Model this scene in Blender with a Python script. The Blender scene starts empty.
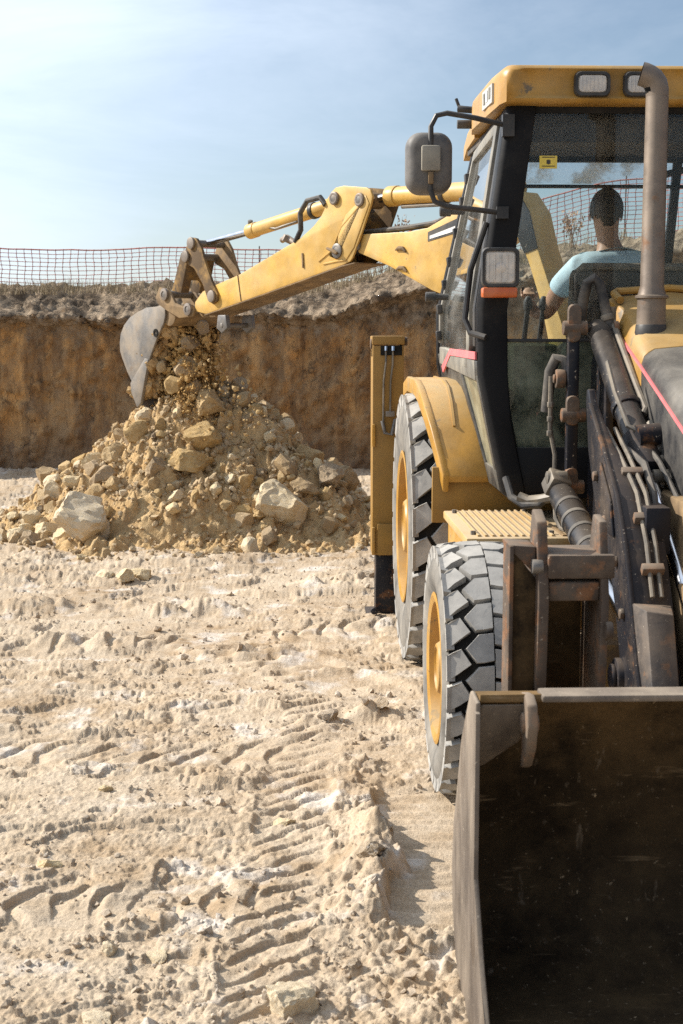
import bpy, bmesh, math, random
import numpy as np
from mathutils import Vector, Matrix, Quaternion

# ------------------------------------------------------------------ camera, world, sun, exposure
SC = bpy.context.scene
COL = SC.collection
R = math.radians
random.seed(7)
SUN_AZ, SUN_EL = R(-74.0), R(35.0)          # clockwise from +Y: the sun stands to the left, a little beyond the machine
cam = bpy.data.cameras.new('camera')
cam.sensor_fit = 'VERTICAL'; cam.sensor_height = 36.0; cam.sensor_width = 24.0; cam.lens = 50.0
cam.clip_start = 0.05; cam.clip_end = 2000.0
cam.dof.use_dof = True; cam.dof.focus_distance = 7.0; cam.dof.aperture_fstop = 9.0
camo = bpy.data.objects.new('camera', cam); COL.objects.link(camo)
camo.location = (0, 0, 1.70); camo.rotation_euler = (R(90 - 7.37), 0, 0)
SC.camera = camo
SC.view_settings.view_transform = 'Standard'; SC.view_settings.look = 'None'
SC.view_settings.exposure = 0.56; SC.view_settings.gamma = 1.0
SC.cycles.max_bounces = 8; SC.cycles.transparent_max_bounces = 16
SC.cycles.use_denoising = False

W = bpy.data.worlds.new('World'); SC.world = W; W.use_nodes = True
nt = W.node_tree; nt.nodes.clear()
wo = nt.nodes.new('ShaderNodeOutputWorld'); bg = nt.nodes.new('ShaderNodeBackground')
sky = nt.nodes.new('ShaderNodeTexSky'); sky.sky_type = 'NISHITA'; sky.sun_disc = False
sky.sun_elevation = SUN_EL; sky.sun_rotation = SUN_AZ
sky.altitude = 200; sky.air_density = 1.0; sky.dust_density = 0.35; sky.ozone_density = 2.2
tc = nt.nodes.new('ShaderNodeTexCoord'); mp_ = nt.nodes.new('ShaderNodeMapping')
mp_.inputs['Scale'].default_value = (1.6, 1.6, 5.5); mp_.inputs['Rotation'].default_value = (0.0, 0.25, 0.0)
no = nt.nodes.new('ShaderNodeTexNoise'); no.inputs['Scale'].default_value = 1.6
no.inputs['Detail'].default_value = 10; no.inputs['Roughness'].default_value = 0.62; no.inputs['Distortion'].default_value = 0.4
rp = nt.nodes.new('ShaderNodeValToRGB')
rp.color_ramp.elements[0].position = 0.42; rp.color_ramp.elements[0].color = (0.13, 0.13, 0.13, 1)
rp.color_ramp.elements[1].position = 0.70; rp.color_ramp.elements[1].color = (0.42, 0.42, 0.42, 1)
mx = nt.nodes.new('ShaderNodeMix'); mx.data_type = 'RGBA'
# thin high cloud, at the sky texture's own scale; it scatters more light the nearer it is to the sun
L = nt.links.new
vdir = nt.nodes.new('ShaderNodeVectorMath'); vdir.operation = 'DOT_PRODUCT'
vdir.inputs[1].default_value = (math.sin(SUN_AZ) * math.cos(SUN_EL), math.cos(SUN_AZ) * math.cos(SUN_EL), math.sin(SUN_EL))
L(tc.outputs['Generated'], vdir.inputs[0])
fs = nt.nodes.new('ShaderNodeMapRange'); fs.inputs['From Min'].default_value = 0.05; fs.inputs['From Max'].default_value = 0.62
fs.inputs['To Min'].default_value = 7.5; fs.inputs['To Max'].default_value = 12.5; fs.interpolation_type = 'SMOOTHSTEP'
L(vdir.outputs['Value'], fs.inputs['Value'])
cc = nt.nodes.new('ShaderNodeVectorMath'); cc.operation = 'SCALE'; cc.inputs[0].default_value = (0.86, 0.97, 1.12)
L(fs.outputs['Result'], cc.inputs['Scale']); L(cc.outputs['Vector'], mx.inputs['B'])
L(tc.outputs['Generated'], mp_.inputs['Vector']); L(mp_.outputs['Vector'], no.inputs['Vector'])
L(no.outputs['Fac'], rp.inputs['Fac'])
vg = nt.nodes.new('ShaderNodeMapRange'); vg.inputs['From Min'].default_value = 0.14; vg.inputs['From Max'].default_value = 0.70; vg.interpolation_type = 'SMOOTHSTEP'
vg.inputs['To Min'].default_value = 0.0; vg.inputs['To Max'].default_value = 0.62; L(vdir.outputs['Value'], vg.inputs['Value'])   # the veil also thickens that way
va = nt.nodes.new('ShaderNodeMath'); va.operation = 'ADD'; va.use_clamp = True; L(rp.outputs['Color'], va.inputs[0]); L(vg.outputs['Result'], va.inputs[1])
L(va.outputs[0], mx.inputs['Factor'])
L(sky.outputs['Color'], mx.inputs['A']); L(mx.outputs['Result'], bg.inputs['Color'])
bg.inputs['Strength'].default_value = 0.076
L(bg.outputs['Background'], wo.inputs['Surface'])

sun = bpy.data.lights.new('sun', 'SUN'); sun.energy = 5.0; sun.angle = R(0.55); sun.color = (1.0, 0.94, 0.85)
suno = bpy.data.objects.new('sun', sun); COL.objects.link(suno)
to_sun = Vector((math.sin(SUN_AZ) * math.cos(SUN_EL), math.cos(SUN_AZ) * math.cos(SUN_EL), math.sin(SUN_EL)))
suno.rotation_euler = to_sun.to_track_quat('Z', 'Y').to_euler(); suno.location = to_sun * 40

# ------------------------------------------------------------------ numpy noise
def _hash(ix, iy, seed):
    h = (ix.astype(np.int64) * 374761393 + iy.astype(np.int64) * 668265263 + seed * 974711) & 0x7fffffff
    h = ((h ^ (h >> 13)) * 1274126177) & 0x7fffffff
    return ((h ^ (h >> 16)) & 0xffff) / 65535.0
def vnoise(x, y, seed=0):
    x = np.asarray(x, float); y = np.asarray(y, float)
    ix = np.floor(x); iy = np.floor(y); fx = x - ix; fy = y - iy
    ux = fx * fx * fx * (fx * (fx * 6 - 15) + 10); uy = fy * fy * fy * (fy * (fy * 6 - 15) + 10)
    a = _hash(ix, iy, seed); b = _hash(ix + 1, iy, seed); c = _hash(ix, iy + 1, seed); d = _hash(ix + 1, iy + 1, seed)
    return (a + (b - a) * ux + (c - a) * uy + (a - b - c + d) * ux * uy) * 2 - 1
def fbm(x, y, oct=4, seed=0, gain=0.5):
    s = 0; amp = 1; tot = 0
    for o in range(oct):
        s = s + amp * vnoise(x * 2 ** o + 17.3 * o, y * 2 ** o - 9.1 * o, seed + o); tot += amp; amp *= gain
    return s / tot
def worley(x, y, seed=0):
    """distance to the nearest cell point, and that cell's own random number"""
    x = np.asarray(x, float); y = np.asarray(y, float); ix = np.floor(x); iy = np.floor(y)
    best = np.full(x.shape, 9.0); rid = np.zeros(x.shape)
    for dx in (-1, 0, 1):
        for dy in (-1, 0, 1):
            cx, cy = ix + dx, iy + dy
            px_, py_ = cx + _hash(cx, cy, seed), cy + _hash(cx, cy, seed + 1)
            d = (px_ - x) ** 2 + (py_ - y) ** 2; m = d < best
            best = np.where(m, d, best); rid = np.where(m, _hash(cx, cy, seed + 2), rid)
    return np.sqrt(best), rid
def clods(x, y, f, seed, keep=0.45):
    """angular lumps: some cells of a warped cell pattern stand up with a broken edge"""
    wx = x * f + 0.25 * vnoise(x * f * 2.3, y * f * 2.3, seed + 50); wy = y * f + 0.25 * vnoise(x * f * 2.3, y * f * 2.3, seed + 51)
    d, r = worley(wx, wy, seed)
    size = 0.25 + 0.45 * ((r * 7.31) % 1.0)
    return np.where(r < keep, np.maximum(0, 1 - (d / size) ** 2) ** 0.6 * (0.3 + 0.7 * ((r * 13.7) % 1.0)), 0)
def sstep(a, b, x):
    t = np.clip((x - a) / (b - a), 0, 1); return t * t * (3 - 2 * t)

# ------------------------------------------------------------------ materials
def newmat(name):
    m = bpy.data.materials.new(name); m.use_nodes = True
    n = m.node_tree; n.nodes.clear()
    out = n.nodes.new('ShaderNodeOutputMaterial'); p = n.nodes.new('ShaderNodeBsdfPrincipled')
    n.links.new(p.outputs['BSDF'], out.inputs['Surface'])
    return m, n, p, out
def noise_ramp(n, vec, scale, lo, hi, detail=6, rough=0.6, dist=0.0):
    t = n.nodes.new('ShaderNodeTexNoise'); t.inputs['Scale'].default_value = scale
    t.inputs['Detail'].default_value = detail; t.inputs['Roughness'].default_value = rough; t.inputs['Distortion'].default_value = dist
    n.links.new(vec, t.inputs['Vector'])
    r = n.nodes.new('ShaderNodeMapRange'); r.inputs['From Min'].default_value = lo; r.inputs['From Max'].default_value = hi
    r.clamp = True
    n.links.new(t.outputs['Fac'], r.inputs['Value'])
    return r.outputs['Result'], t.outputs['Fac']
def mixc(n, fac, a, b):
    m = n.nodes.new('ShaderNodeMix'); m.data_type = 'RGBA'
    for s, v in (('Factor', fac), ('A', a), ('B', b)):
        if isinstance(v, (tuple, float, int)):
            m.inputs[s].default_value = v if not isinstance(v, tuple) else (*v, 1)
        else: n.links.new(v, m.inputs[s])
    return m.outputs['Result']
def mathn(n, op, a, b=None):
    m = n.nodes.new('ShaderNodeMath'); m.operation = op; m.use_clamp = op in ('MULTIPLY', 'ADD')
    for i, v in enumerate((a, b)):
        if v is None: continue
        if isinstance(v, (int, float)): m.inputs[i].default_value = v
        else: n.links.new(v, m.inputs[i])
    return m.outputs[0]
def worn(name, base, dust=(0.42, 0.33, 0.22), dust_amt=0.5, dlo=0.45, dhi=0.75, scale=3.0, rough=0.5, metal=0.0,
         chip=None, chip_lo=0.62, chip_hi=0.66, chip_scale=9.0, bump=0.15, spec=0.4, speck=0.0, updust=0.35, vary=0.25, streak=1.0, grime=0.0):
    """painted or bare surface with settled dust, chips and specks, all in the object's own space"""
    m, n, p, out = newmat(name)
    co = n.nodes.new('ShaderNodeTexCoord').outputs['Object']
    if streak != 1.0:
        mp = n.nodes.new('ShaderNodeMapping'); mp.inputs['Scale'].default_value = (1, 1, streak); n.links.new(co, mp.inputs['Vector']); cs = mp.outputs['Vector']
    else: cs = co
    v, _ = noise_ramp(n, co, scale * 2.3, 0.3, 0.7)
    dark = tuple(c * (1 - vary) for c in base); lite = tuple(min(1, c * (1 + vary * 0.6)) for c in base)
    col = mixc(n, v, dark, lite)
    if chip:
        c, _ = noise_ramp(n, co, chip_scale, chip_lo, chip_hi, detail=9, rough=0.65)
        col = mixc(n, c, col, chip)
    if chip and grime:
        g_, _ = noise_ramp(n, co, 2.6, 0.50, 0.74, detail=9, rough=0.7); col = mixc(n, mathn(n, 'MULTIPLY', g_, grime), col, (0.14, 0.085, 0.035))
    if chip:
        for rot, st in ((0.5, (14, 1.2, 14)), (-0.9, (1.5, 12, 16))):
            ms = n.nodes.new('ShaderNodeMapping'); ms.inputs['Scale'].default_value = st; ms.inputs['Rotation'].default_value = (rot, 0.3, rot); n.links.new(co, ms.inputs['Vector'])
            sc_, _ = noise_ramp(n, ms.outputs['Vector'], 3.5, 0.68, 0.74, detail=5, rough=0.6); col = mixc(n, mathn(n, 'MULTIPLY', sc_, 0.45), col, chip)
    d, df = noise_ramp(n, cs, scale, dlo, dhi, detail=8, rough=0.65)
    geo = n.nodes.new('ShaderNodeNewGeometry'); sx = n.nodes.new('ShaderNodeSeparateXYZ'); n.links.new(geo.outputs['Normal'], sx.inputs['Vector'])
    up = n.nodes.new('ShaderNodeMapRange'); up.inputs['From Min'].default_value = 0.35; up.inputs['From Max'].default_value = 1.0
    up.inputs['To Max'].default_value = updust; n.links.new(sx.outputs['Z'], up.inputs['Value'])
    dd = mathn(n, 'ADD', mathn(n, 'MULTIPLY', d, dust_amt), up.outputs['Result'])
    col = mixc(n, dd, col, dust)
    if speck:
        s, _ = noise_ramp(n, co, 60.0, 0.66, 0.72, detail=3, rough=0.7)
        col = mixc(n, mathn(n, 'MULTIPLY', s, speck), col, (0.5, 0.42, 0.32))
    n.links.new(col, p.inputs['Base Color'])
    rr = n.nodes.new('ShaderNodeMapRange'); rr.inputs['To Min'].default_value = rough; rr.inputs['To Max'].default_value = min(1, rough + 0.4)
    n.links.new(dd, rr.inputs['Value']); n.links.new(rr.outputs['Result'], p.inputs['Roughness'])
    p.inputs['Metallic'].default_value = metal; p.inputs['Specular IOR Level'].default_value = spec
    b = n.nodes.new('ShaderNodeBump'); b.inputs['Strength'].default_value = bump; b.inputs['Distance'].default_value = 0.004
    t2 = n.nodes.new('ShaderNodeTexNoise'); t2.inputs['Scale'].default_value = 45; t2.inputs['Detail'].default_value = 5; n.links.new(co, t2.inputs['Vector'])
    ad = mathn(n, 'ADD', t2.outputs['Fac'], df); n.links.new(ad, b.inputs['Height']); n.links.new(b.outputs['Normal'], p.inputs['Normal'])
    return m
def plain(name, col, rough=0.5, metal=0.0, spec=0.5, scale=8.0, vary=0.15, bump=0.0):
    return worn(name, col, dust_amt=0.25, rough=rough, metal=metal, spec=spec, scale=scale, vary=vary, bump=bump, updust=0.1)
def glass(name, tint=(0.9, 0.95, 0.93), dirt=(0.45, 0.42, 0.33), amt=0.35, lo=0.4, hi=0.75, base=0.06, scale=3.0, trans=False, ior=1.45):
    m, n, p, out = newmat(name); n.nodes.remove(p)
    co = n.nodes.new('ShaderNodeTexCoord').outputs['Object']
    tr = n.nodes.new('ShaderNodeBsdfTransparent'); tr.inputs['Color'].default_value = (*tint, 1)
    gl = n.nodes.new('ShaderNodeBsdfGlossy'); gl.inputs['Roughness'].default_value = 0.03
    fr = n.nodes.new('ShaderNodeFresnel'); fr.inputs['IOR'].default_value = ior
    m1 = n.nodes.new('ShaderNodeMixShader'); n.links.new(fr.outputs[0], m1.inputs[0]); n.links.new(tr.outputs[0], m1.inputs[1]); n.links.new(gl.outputs[0], m1.inputs[2])
    df = n.nodes.new('ShaderNodeBsdfDiffuse'); df.inputs['Color'].default_value = (*dirt, 1)
    dsh = df.outputs[0]
    if trans:
        tl = n.nodes.new('ShaderNodeBsdfTranslucent'); tl.inputs['Color'].default_value = (*dirt, 1)
        ms = n.nodes.new('ShaderNodeMixShader'); ms.inputs[0].default_value = 0.6; n.links.new(dsh, ms.inputs[1]); n.links.new(tl.outputs[0], ms.inputs[2]); dsh = ms.outputs[0]
    r, _ = noise_ramp(n, co, scale, lo, hi, detail=8, rough=0.65)
    f = mathn(n, 'ADD', mathn(n, 'MULTIPLY', r, amt), base)
    m2 = n.nodes.new('ShaderNodeMixShader'); n.links.new(f, m2.inputs[0]); n.links.new(m1.outputs[0], m2.inputs[1]); n.links.new(dsh, m2.inputs[2])
    n.links.new(m2.outputs[0], out.inputs['Surface'])
    return m
def earth(name, cols, scales=(0.7, 6.0, 40.0), bump=0.6, dist=0.02, fine=(0.62, 0.55), rough=0.95, stretch=None):
    """soil or stone: three tones mixed by noise at several sizes"""
    m, n, p, out = newmat(name)
    co = n.nodes.new('ShaderNodeTexCoord').outputs['Object']
    c2 = co
    if stretch:
        mp = n.nodes.new('ShaderNodeMapping'); mp.inputs['Scale'].default_value = stretch; n.links.new(co, mp.inputs['Vector']); c2 = mp.outputs['Vector']
    a, _ = noise_ramp(n, c2, scales[0], 0.35, 0.65, detail=8)
    b, bf = noise_ramp(n, c2, scales[1], 0.38, 0.68, detail=9, rough=0.65)
    c, cf = noise_ramp(n, co, scales[2], 0.35, 0.7, detail=5, rough=0.7)
    col = mixc(n, a, cols[0], cols[1])
    col = mixc(n, mathn(n, 'MULTIPLY', b, 0.7), col, cols[2])
    if len(cols) > 3:
        d, _ = noise_ramp(n, co, scales[1] * 0.45, 0.56, 0.68, detail=6); col = mixc(n, mathn(n, 'MULTIPLY', d, 0.7), col, cols[3])
    hs = n.nodes.new('ShaderNodeHueSaturation'); n.links.new(col, hs.inputs['Color'])
    mr = n.nodes.new('ShaderNodeMapRange'); mr.inputs['To Min'].default_value = 0.82; mr.inputs['To Max'].default_value = 1.16; n.links.new(c, mr.inputs['Value'])
    n.links.new(mr.outputs['Result'], hs.inputs['Value'])
    oi = n.nodes.new('ShaderNodeObjectInfo'); sr = n.nodes.new('ShaderNodeMapRange'); sr.inputs['To Min'].default_value = 0.86; sr.inputs['To Max'].default_value = 1.1
    n.links.new(oi.outputs['Random'], sr.inputs['Value']); n.links.new(sr.outputs['Result'], hs.inputs['Saturation'])
    n.links.new(hs.outputs['Color'], p.inputs['Base Color'])
    p.inputs['Roughness'].default_value = rough; p.inputs['Specular IOR Level'].default_value = 0.15
    bp = n.nodes.new('ShaderNodeBump'); bp.inputs['Strength'].default_value = bump; bp.inputs['Distance'].default_value = dist
    s = mathn(n, 'MULTIPLY', bf, fine[0]); s2 = mathn(n, 'MULTIPLY', cf, fine[1])
    n.links.new(mathn(n, 'ADD', s, s2), bp.inputs['Height']); n.links.new(bp.outputs['Normal'], p.inputs['Normal'])
    return m

MT = {}
MT['yellow'] = worn('yellow_paint', (0.43, 0.222, 0.034), dust=(0.42, 0.31, 0.16), dust_amt=0.6, dlo=0.42, dhi=0.78, rough=0.38, chip=(0.06, 0.05, 0.045), chip_lo=0.63, chip_hi=0.665, chip_scale=6, updust=0.35, grime=0.55)
MT['yellow_clean'] = worn('yellow_arm_paint', (0.58, 0.345, 0.075), dust=(0.52, 0.40, 0.22), dust_amt=0.6, dlo=0.4, dhi=0.8, rough=0.4, chip=(0.12, 0.09, 0.06), chip_lo=0.68, chip_hi=0.71, chip_scale=6, updust=0.2, grime=0.35)
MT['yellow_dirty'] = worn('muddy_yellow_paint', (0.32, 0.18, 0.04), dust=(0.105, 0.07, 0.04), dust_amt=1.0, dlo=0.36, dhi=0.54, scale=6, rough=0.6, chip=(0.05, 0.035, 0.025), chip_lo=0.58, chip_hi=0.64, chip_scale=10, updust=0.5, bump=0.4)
MT['step'] = worn('dusty_step_paint', (0.40, 0.24, 0.06), dust=(0.46, 0.345, 0.205), dust_amt=0.6, dlo=0.3, dhi=0.6, rough=0.7, updust=0.65)
MT['black'] = worn('black_paint', (0.012, 0.012, 0.014), dust=(0.28, 0.22, 0.16), dust_amt=0.34, dlo=0.50, dhi=0.85, rough=0.34, speck=0.7, updust=0.20, scale=5, spec=0.35)
MT['cab'] = worn('black_cab_paint', (0.012, 0.012, 0.013), dust=(0.30, 0.27, 0.22), dust_amt=0.14, dlo=0.5, dhi=0.85, rough=0.5, updust=0.2, scale=2.5, spec=0.12)
MT['yellow_shade'] = worn('shaded_post_paint', (0.29, 0.155, 0.025), dust=(0.24, 0.155, 0.07), dust_amt=0.6, dlo=0.35, dhi=0.7, rough=0.6, updust=0.3, scale=2.0)  # darker copy of the yellow: shade on posts and bulkheads put into its colour
MT['nose'] = worn('dusty_black_hood_paint', (0.025, 0.025, 0.027), dust=(0.36, 0.32, 0.26), dust_amt=0.5, dlo=0.38, dhi=0.8, rough=0.45, updust=0.22, scale=4)
MT['trim'] = worn('dark_cab_trim', (0.03, 0.03, 0.03), dust=(0.30, 0.27, 0.21), dust_amt=0.45, dlo=0.42, dhi=0.75, rough=0.4, updust=0.3, scale=6)
MT['cab_dusty'] = worn('dusty_grey_cab_trim', (0.14, 0.132, 0.115), dust=(0.40, 0.36, 0.28), dust_amt=0.6, dlo=0.35, dhi=0.7, rough=0.5, updust=0.3, scale=5)
MT['arm'] = worn('black_arm_steel', (0.016, 0.016, 0.020), dust=(0.25, 0.18, 0.12), dust_amt=0.42, dlo=0.54, dhi=0.80, rough=0.42, chip=(0.14, 0.065, 0.03), chip_lo=0.59, chip_hi=0.66, chip_scale=8, speck=0.8, updust=0.22, bump=0.3, spec=0.2)
MT['rusty'] = worn('rusty_steel', (0.065, 0.045, 0.032), dust=(0.30, 0.23, 0.165), dust_amt=0.6, dlo=0.42, dhi=0.75, rough=0.65, chip=(0.17, 0.075, 0.03), chip_lo=0.5, chip_hi=0.6, chip_scale=14, speck=0.6, bump=0.5, updust=0.4)
def bucket_material():
    m, n, p, out = newmat('scraped_muddy_steel'); co = n.nodes.new('ShaderNodeTexCoord').outputs['Object']
    a, af = noise_ramp(n, co, 3.0, 0.40, 0.72, detail=10, rough=0.7); b, bf = noise_ramp(n, co, 11.0, 0.45, 0.75, detail=10, rough=0.75)
    col = mixc(n, a, (0.023, 0.016, 0.010), (0.075, 0.050, 0.026)); col = mixc(n, mathn(n, 'MULTIPLY', b, 0.6), col, (0.10, 0.066, 0.032))
    geo = n.nodes.new('ShaderNodeNewGeometry'); sx = n.nodes.new('ShaderNodeSeparateXYZ'); n.links.new(geo.outputs['Position'], sx.inputs['Vector'])
    hz = n.nodes.new('ShaderNodeMapRange'); hz.inputs['From Min'].default_value = 0.50; hz.inputs['From Max'].default_value = 0.82; n.links.new(sx.outputs['Z'], hz.inputs['Value'])   # more clinging mud up there
    col = mixc(n, mathn(n, 'MULTIPLY', mathn(n, 'MULTIPLY', hz.outputs['Result'], a), 1.0), col, (0.20, 0.125, 0.055))
    def marks(scale, stretch, lo, hi, colr, amt, rot=0.0):
        nonlocal col
        mp = n.nodes.new('ShaderNodeMapping'); mp.inputs['Scale'].default_value = stretch; mp.inputs['Rotation'].default_value = (0, rot, 0); n.links.new(co, mp.inputs['Vector'])
        f, _ = noise_ramp(n, mp.outputs['Vector'], scale, lo, hi, detail=4, rough=0.6); col = mixc(n, mathn(n, 'MULTIPLY', f, amt), col, colr)
    marks(30, (1, 1, 0.10), 0.64, 0.74, (0.17, 0.13, 0.09), 0.8); marks(26, (0.12, 1, 1), 0.65, 0.75, (0.20, 0.14, 0.08), 0.8, 0.3); marks(22, (0.2, 1, 1), 0.66, 0.75, (0.24, 0.17, 0.10), 0.9, -0.8)
    marks(70, (1, 1, 1), 0.66, 0.72, (0.34, 0.26, 0.17), 0.5); marks(38, (1, 1, 0.6), 0.69, 0.73, (0.36, 0.27, 0.17), 0.8)
    n.links.new(col, p.inputs['Base Color']); p.inputs['Roughness'].default_value = 0.85; p.inputs['Specular IOR Level'].default_value = 0.08
    bp = n.nodes.new('ShaderNodeBump'); bp.inputs['Strength'].default_value = 0.6; bp.inputs['Distance'].default_value = 0.006; n.links.new(mathn(n, 'ADD', mathn(n, 'MULTIPLY', af, .5), mathn(n, 'MULTIPLY', bf, .5)), bp.inputs['Height']); n.links.new(bp.outputs['Normal'], p.inputs['Normal'])
    return m
MT['bucket'] = bucket_material()
MT['worn_steel'] = worn('scuffed_grey_steel', (0.20, 0.165, 0.135), dust=(0.36, 0.30, 0.235), dust_amt=0.6, dlo=0.4, dhi=0.7, rough=0.45, metal=0.25, chip=(0.14, 0.09, 0.06), chip_lo=0.56, chip_hi=0.68, chip_scale=6, bump=0.35, streak=0.35, scale=6)
MT['plate_steel'] = worn('scuffed_bucket_side', (0.095, 0.075, 0.06), dust=(0.34, 0.275, 0.205), dust_amt=0.65, dlo=0.38, dhi=0.68, rough=0.55, metal=0.1, chip=(0.07, 0.05, 0.035), chip_lo=0.54, chip_hi=0.64, chip_scale=7, bump=0.5, streak=0.4, scale=5, speck=0.5)
MT['sleeve'] = worn('muddy_sleeve_steel', (0.045, 0.040, 0.038), dust=(0.27, 0.20, 0.14), dust_amt=0.55, dlo=0.4, dhi=0.75, rough=0.5, scale=6, chip=(0.17, 0.08, 0.035), chip_lo=0.57, chip_hi=0.64, chip_scale=9, speck=0.7, bump=0.4, updust=0.3)
MT['dipbucket'] = worn('scoured_bucket_steel', (0.18, 0.166, 0.15), dust=(0.34, 0.265, 0.18), dust_amt=0.75, dlo=0.4, dhi=0.72, scale=5, rough=0.5, metal=0.2, chip=(0.16, 0.12, 0.09), chip_lo=0.58, chip_hi=0.7, chip_scale=8, bump=0.35)
MT['pin'] = worn('greasy_pin_steel', (0.16, 0.15, 0.14), dust=(0.30, 0.24, 0.17), dust_amt=0.6, rough=0.45, metal=0.4, scale=12)
MT['brown_steel'] = worn('earth_caked_steel', (0.14, 0.09, 0.045), dust=(0.30, 0.2, 0.1), dust_amt=0.9, dlo=0.4, dhi=0.65, scale=8, rough=0.7, bump=0.5)
MT['chrome'] = plain('chromed_rod', (0.62, 0.64, 0.68), rough=0.12, metal=1.0)
MT['hose'] = worn('dusty_rubber_hose', (0.025, 0.025, 0.026), dust=(0.28, 0.24, 0.19), dust_amt=0.5, dlo=0.4, dhi=0.7, rough=0.6, scale=9)
MT['pipe'] = worn('dusty_metal_pipe', (0.13, 0.115, 0.095), dust=(0.38, 0.31, 0.22), dust_amt=0.6, rough=0.5, metal=0.2, scale=9)
MT['exhaust'] = worn('brown_exhaust_steel', (0.18, 0.142, 0.112), dust=(0.32, 0.255, 0.19), dust_amt=0.6, dlo=0.4, dhi=0.75, rough=0.42, metal=0.35, scale=6, chip=(0.2, 0.11, 0.06), chip_lo=0.6, chip_hi=0.7, speck=0.3)
MT['rubber'] = worn('dusty_tyre_rubber', (0.10, 0.097, 0.092), dust=(0.34, 0.31, 0.265), dust_amt=0.75, dlo=0.3, dhi=0.68, rough=0.9, spec=0.08, scale=5, bump=0.35, updust=0.25)
MT['tread_rubber'] = worn('scuffed_tread_rubber', (0.20, 0.195, 0.185), dust=(0.50, 0.47, 0.42), dust_amt=0.75, dlo=0.3, dhi=0.7, rough=0.85, spec=0.10, scale=7, bump=0.35, updust=0.25)
MT['groove'] = worn('tyre_groove_rubber', (0.012, 0.012, 0.012), dust=(0.10, 0.085, 0.065), dust_amt=0.3, rough=0.9, spec=0.1, scale=7)
MT['plastic'] = worn('black_plastic', (0.02, 0.02, 0.021), dust=(0.25, 0.22, 0.18), dust_amt=0.3, dlo=0.4, dhi=0.8, rough=0.45, scale=5, updust=0.3)
MT['orange'] = plain('orange_lens', (0.55, 0.12, 0.03), rough=0.25)
MT['lens'] = worn('ribbed_lamp_lens', (0.56, 0.52, 0.47), dust=(0.62, 0.50, 0.36), dust_amt=0.7, rough=0.15, scale=14, spec=0.8)
MT['pink'] = plain('faded_red_stripe', (0.72, 0.16, 0.17), rough=0.6)
MT['white'] = plain('white_print', (0.75, 0.74, 0.70), rough=0.6)
MT['decal_yellow'] = plain('yellow_sticker', (0.72, 0.55, 0.08), rough=0.5)
MT['decal_black'] = plain('black_print', (0.03, 0.03, 0.03), rough=0.5)
MT['plate'] = plain('pale_grey_plate', (0.42, 0.42, 0.40), rough=0.5)
MT['mirror'] = worn('dusty_mirror_plastic', (0.075, 0.07, 0.066), dust=(0.30, 0.275, 0.24), dust_amt=0.6, dlo=0.35, dhi=0.75, rough=0.5, scale=6, updust=0.3)
MT['seat'] = plain('dark_seat_vinyl', (0.03, 0.032, 0.036), rough=0.55)
MT['inside'] = plain('dark_cab_lining', (0.05, 0.045, 0.04), rough=0.8)
MT['glass'] = glass('windscreen_glass', tint=(0.95, 0.97, 0.97), amt=0.06, base=0.006, scale=2.0, dirt=(0.4, 0.36, 0.28), ior=1.28)
MT['glass_green'] = glass('green_glass_dirt_reflection', tint=(0.50, 0.58, 0.50), amt=0.55, base=0.10, scale=5, lo=0.40, hi=0.66, dirt=(0.26, 0.28, 0.21))  # green-grey blotches: dirt, with the pane's reflections put into its colour
MT['glass_side'] = glass('side_glass', tint=(0.93, 0.96, 0.97), amt=0.16, base=0.02, scale=4, dirt=(0.42, 0.41, 0.38))
MT['glass_dusty'] = glass('dusty_panel_glass', tint=(0.45, 0.48, 0.40), amt=0.55, base=0.35, scale=7, dirt=(0.34, 0.31, 0.21))
MT['glass_bright'] = glass('chalky_glass', tint=(0.95, 0.97, 1.0), amt=0.55, base=0.12, scale=5, lo=0.48, hi=0.62, dirt=(0.80, 0.76, 0.62), trans=True)
MT['smoked'] = glass('smoked_visor', tint=(0.22, 0.18, 0.14), amt=0.3, base=0.25, scale=3, dirt=(0.10, 0.08, 0.06))
MT['skin'] = plain('skin', (0.42, 0.23, 0.14), rough=0.5, vary=0.1)
MT['hair'] = plain('black_hair', (0.012, 0.011, 0.011), rough=0.6)
MT['shirt'] = plain('pale_blue_cotton', (0.52, 0.68, 0.74), rough=0.9, vary=0.15)
MT['trousers'] = plain('dark_trousers', (0.04, 0.045, 0.06), rough=0.9)
MT['ground'] = earth('pale_trodden_soil', [(0.49, 0.39, 0.278), (0.34, 0.24, 0.145), (0.56, 0.47, 0.36), (0.68, 0.63, 0.57)], scales=(0.9, 7.0, 85.0), bump=0.75, dist=0.014)
MT['heap'] = earth('ochre_heap_soil', [(0.52, 0.345, 0.16), (0.40, 0.245, 0.10), (0.60, 0.44, 0.24), (0.33, 0.21, 0.105)], scales=(2.0, 9.0, 50.0), bump=0.9, dist=0.03)
MT['rock'] = earth('ochre_stone', [(0.47, 0.325, 0.155), (0.37, 0.245, 0.11), (0.56, 0.43, 0.26), (0.27, 0.19, 0.11)], scales=(2.5, 8.0, 45.0), bump=0.55, dist=0.02)
MT['rock_pale'] = earth('pale_limestone', [(0.62, 0.49, 0.30), (0.57, 0.43, 0.24), (0.68, 0.58, 0.43)], scales=(2.5, 8.0, 45.0), bump=0.5, dist=0.02)
MT['rock_grey'] = earth('grey_brown_stone', [(0.31, 0.225, 0.14), (0.35, 0.245, 0.13), (0.44, 0.335, 0.21), (0.21, 0.16, 0.11)], scales=(2.5, 8.0, 45.0), bump=0.55, dist=0.02)
MT['net'] = plain('faded_orange_net', (0.36, 0.085, 0.065), rough=0.7, vary=0.4)
MT['post'] = plain('rusty_rod', (0.10, 0.07, 0.05), rough=0.7)
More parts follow.
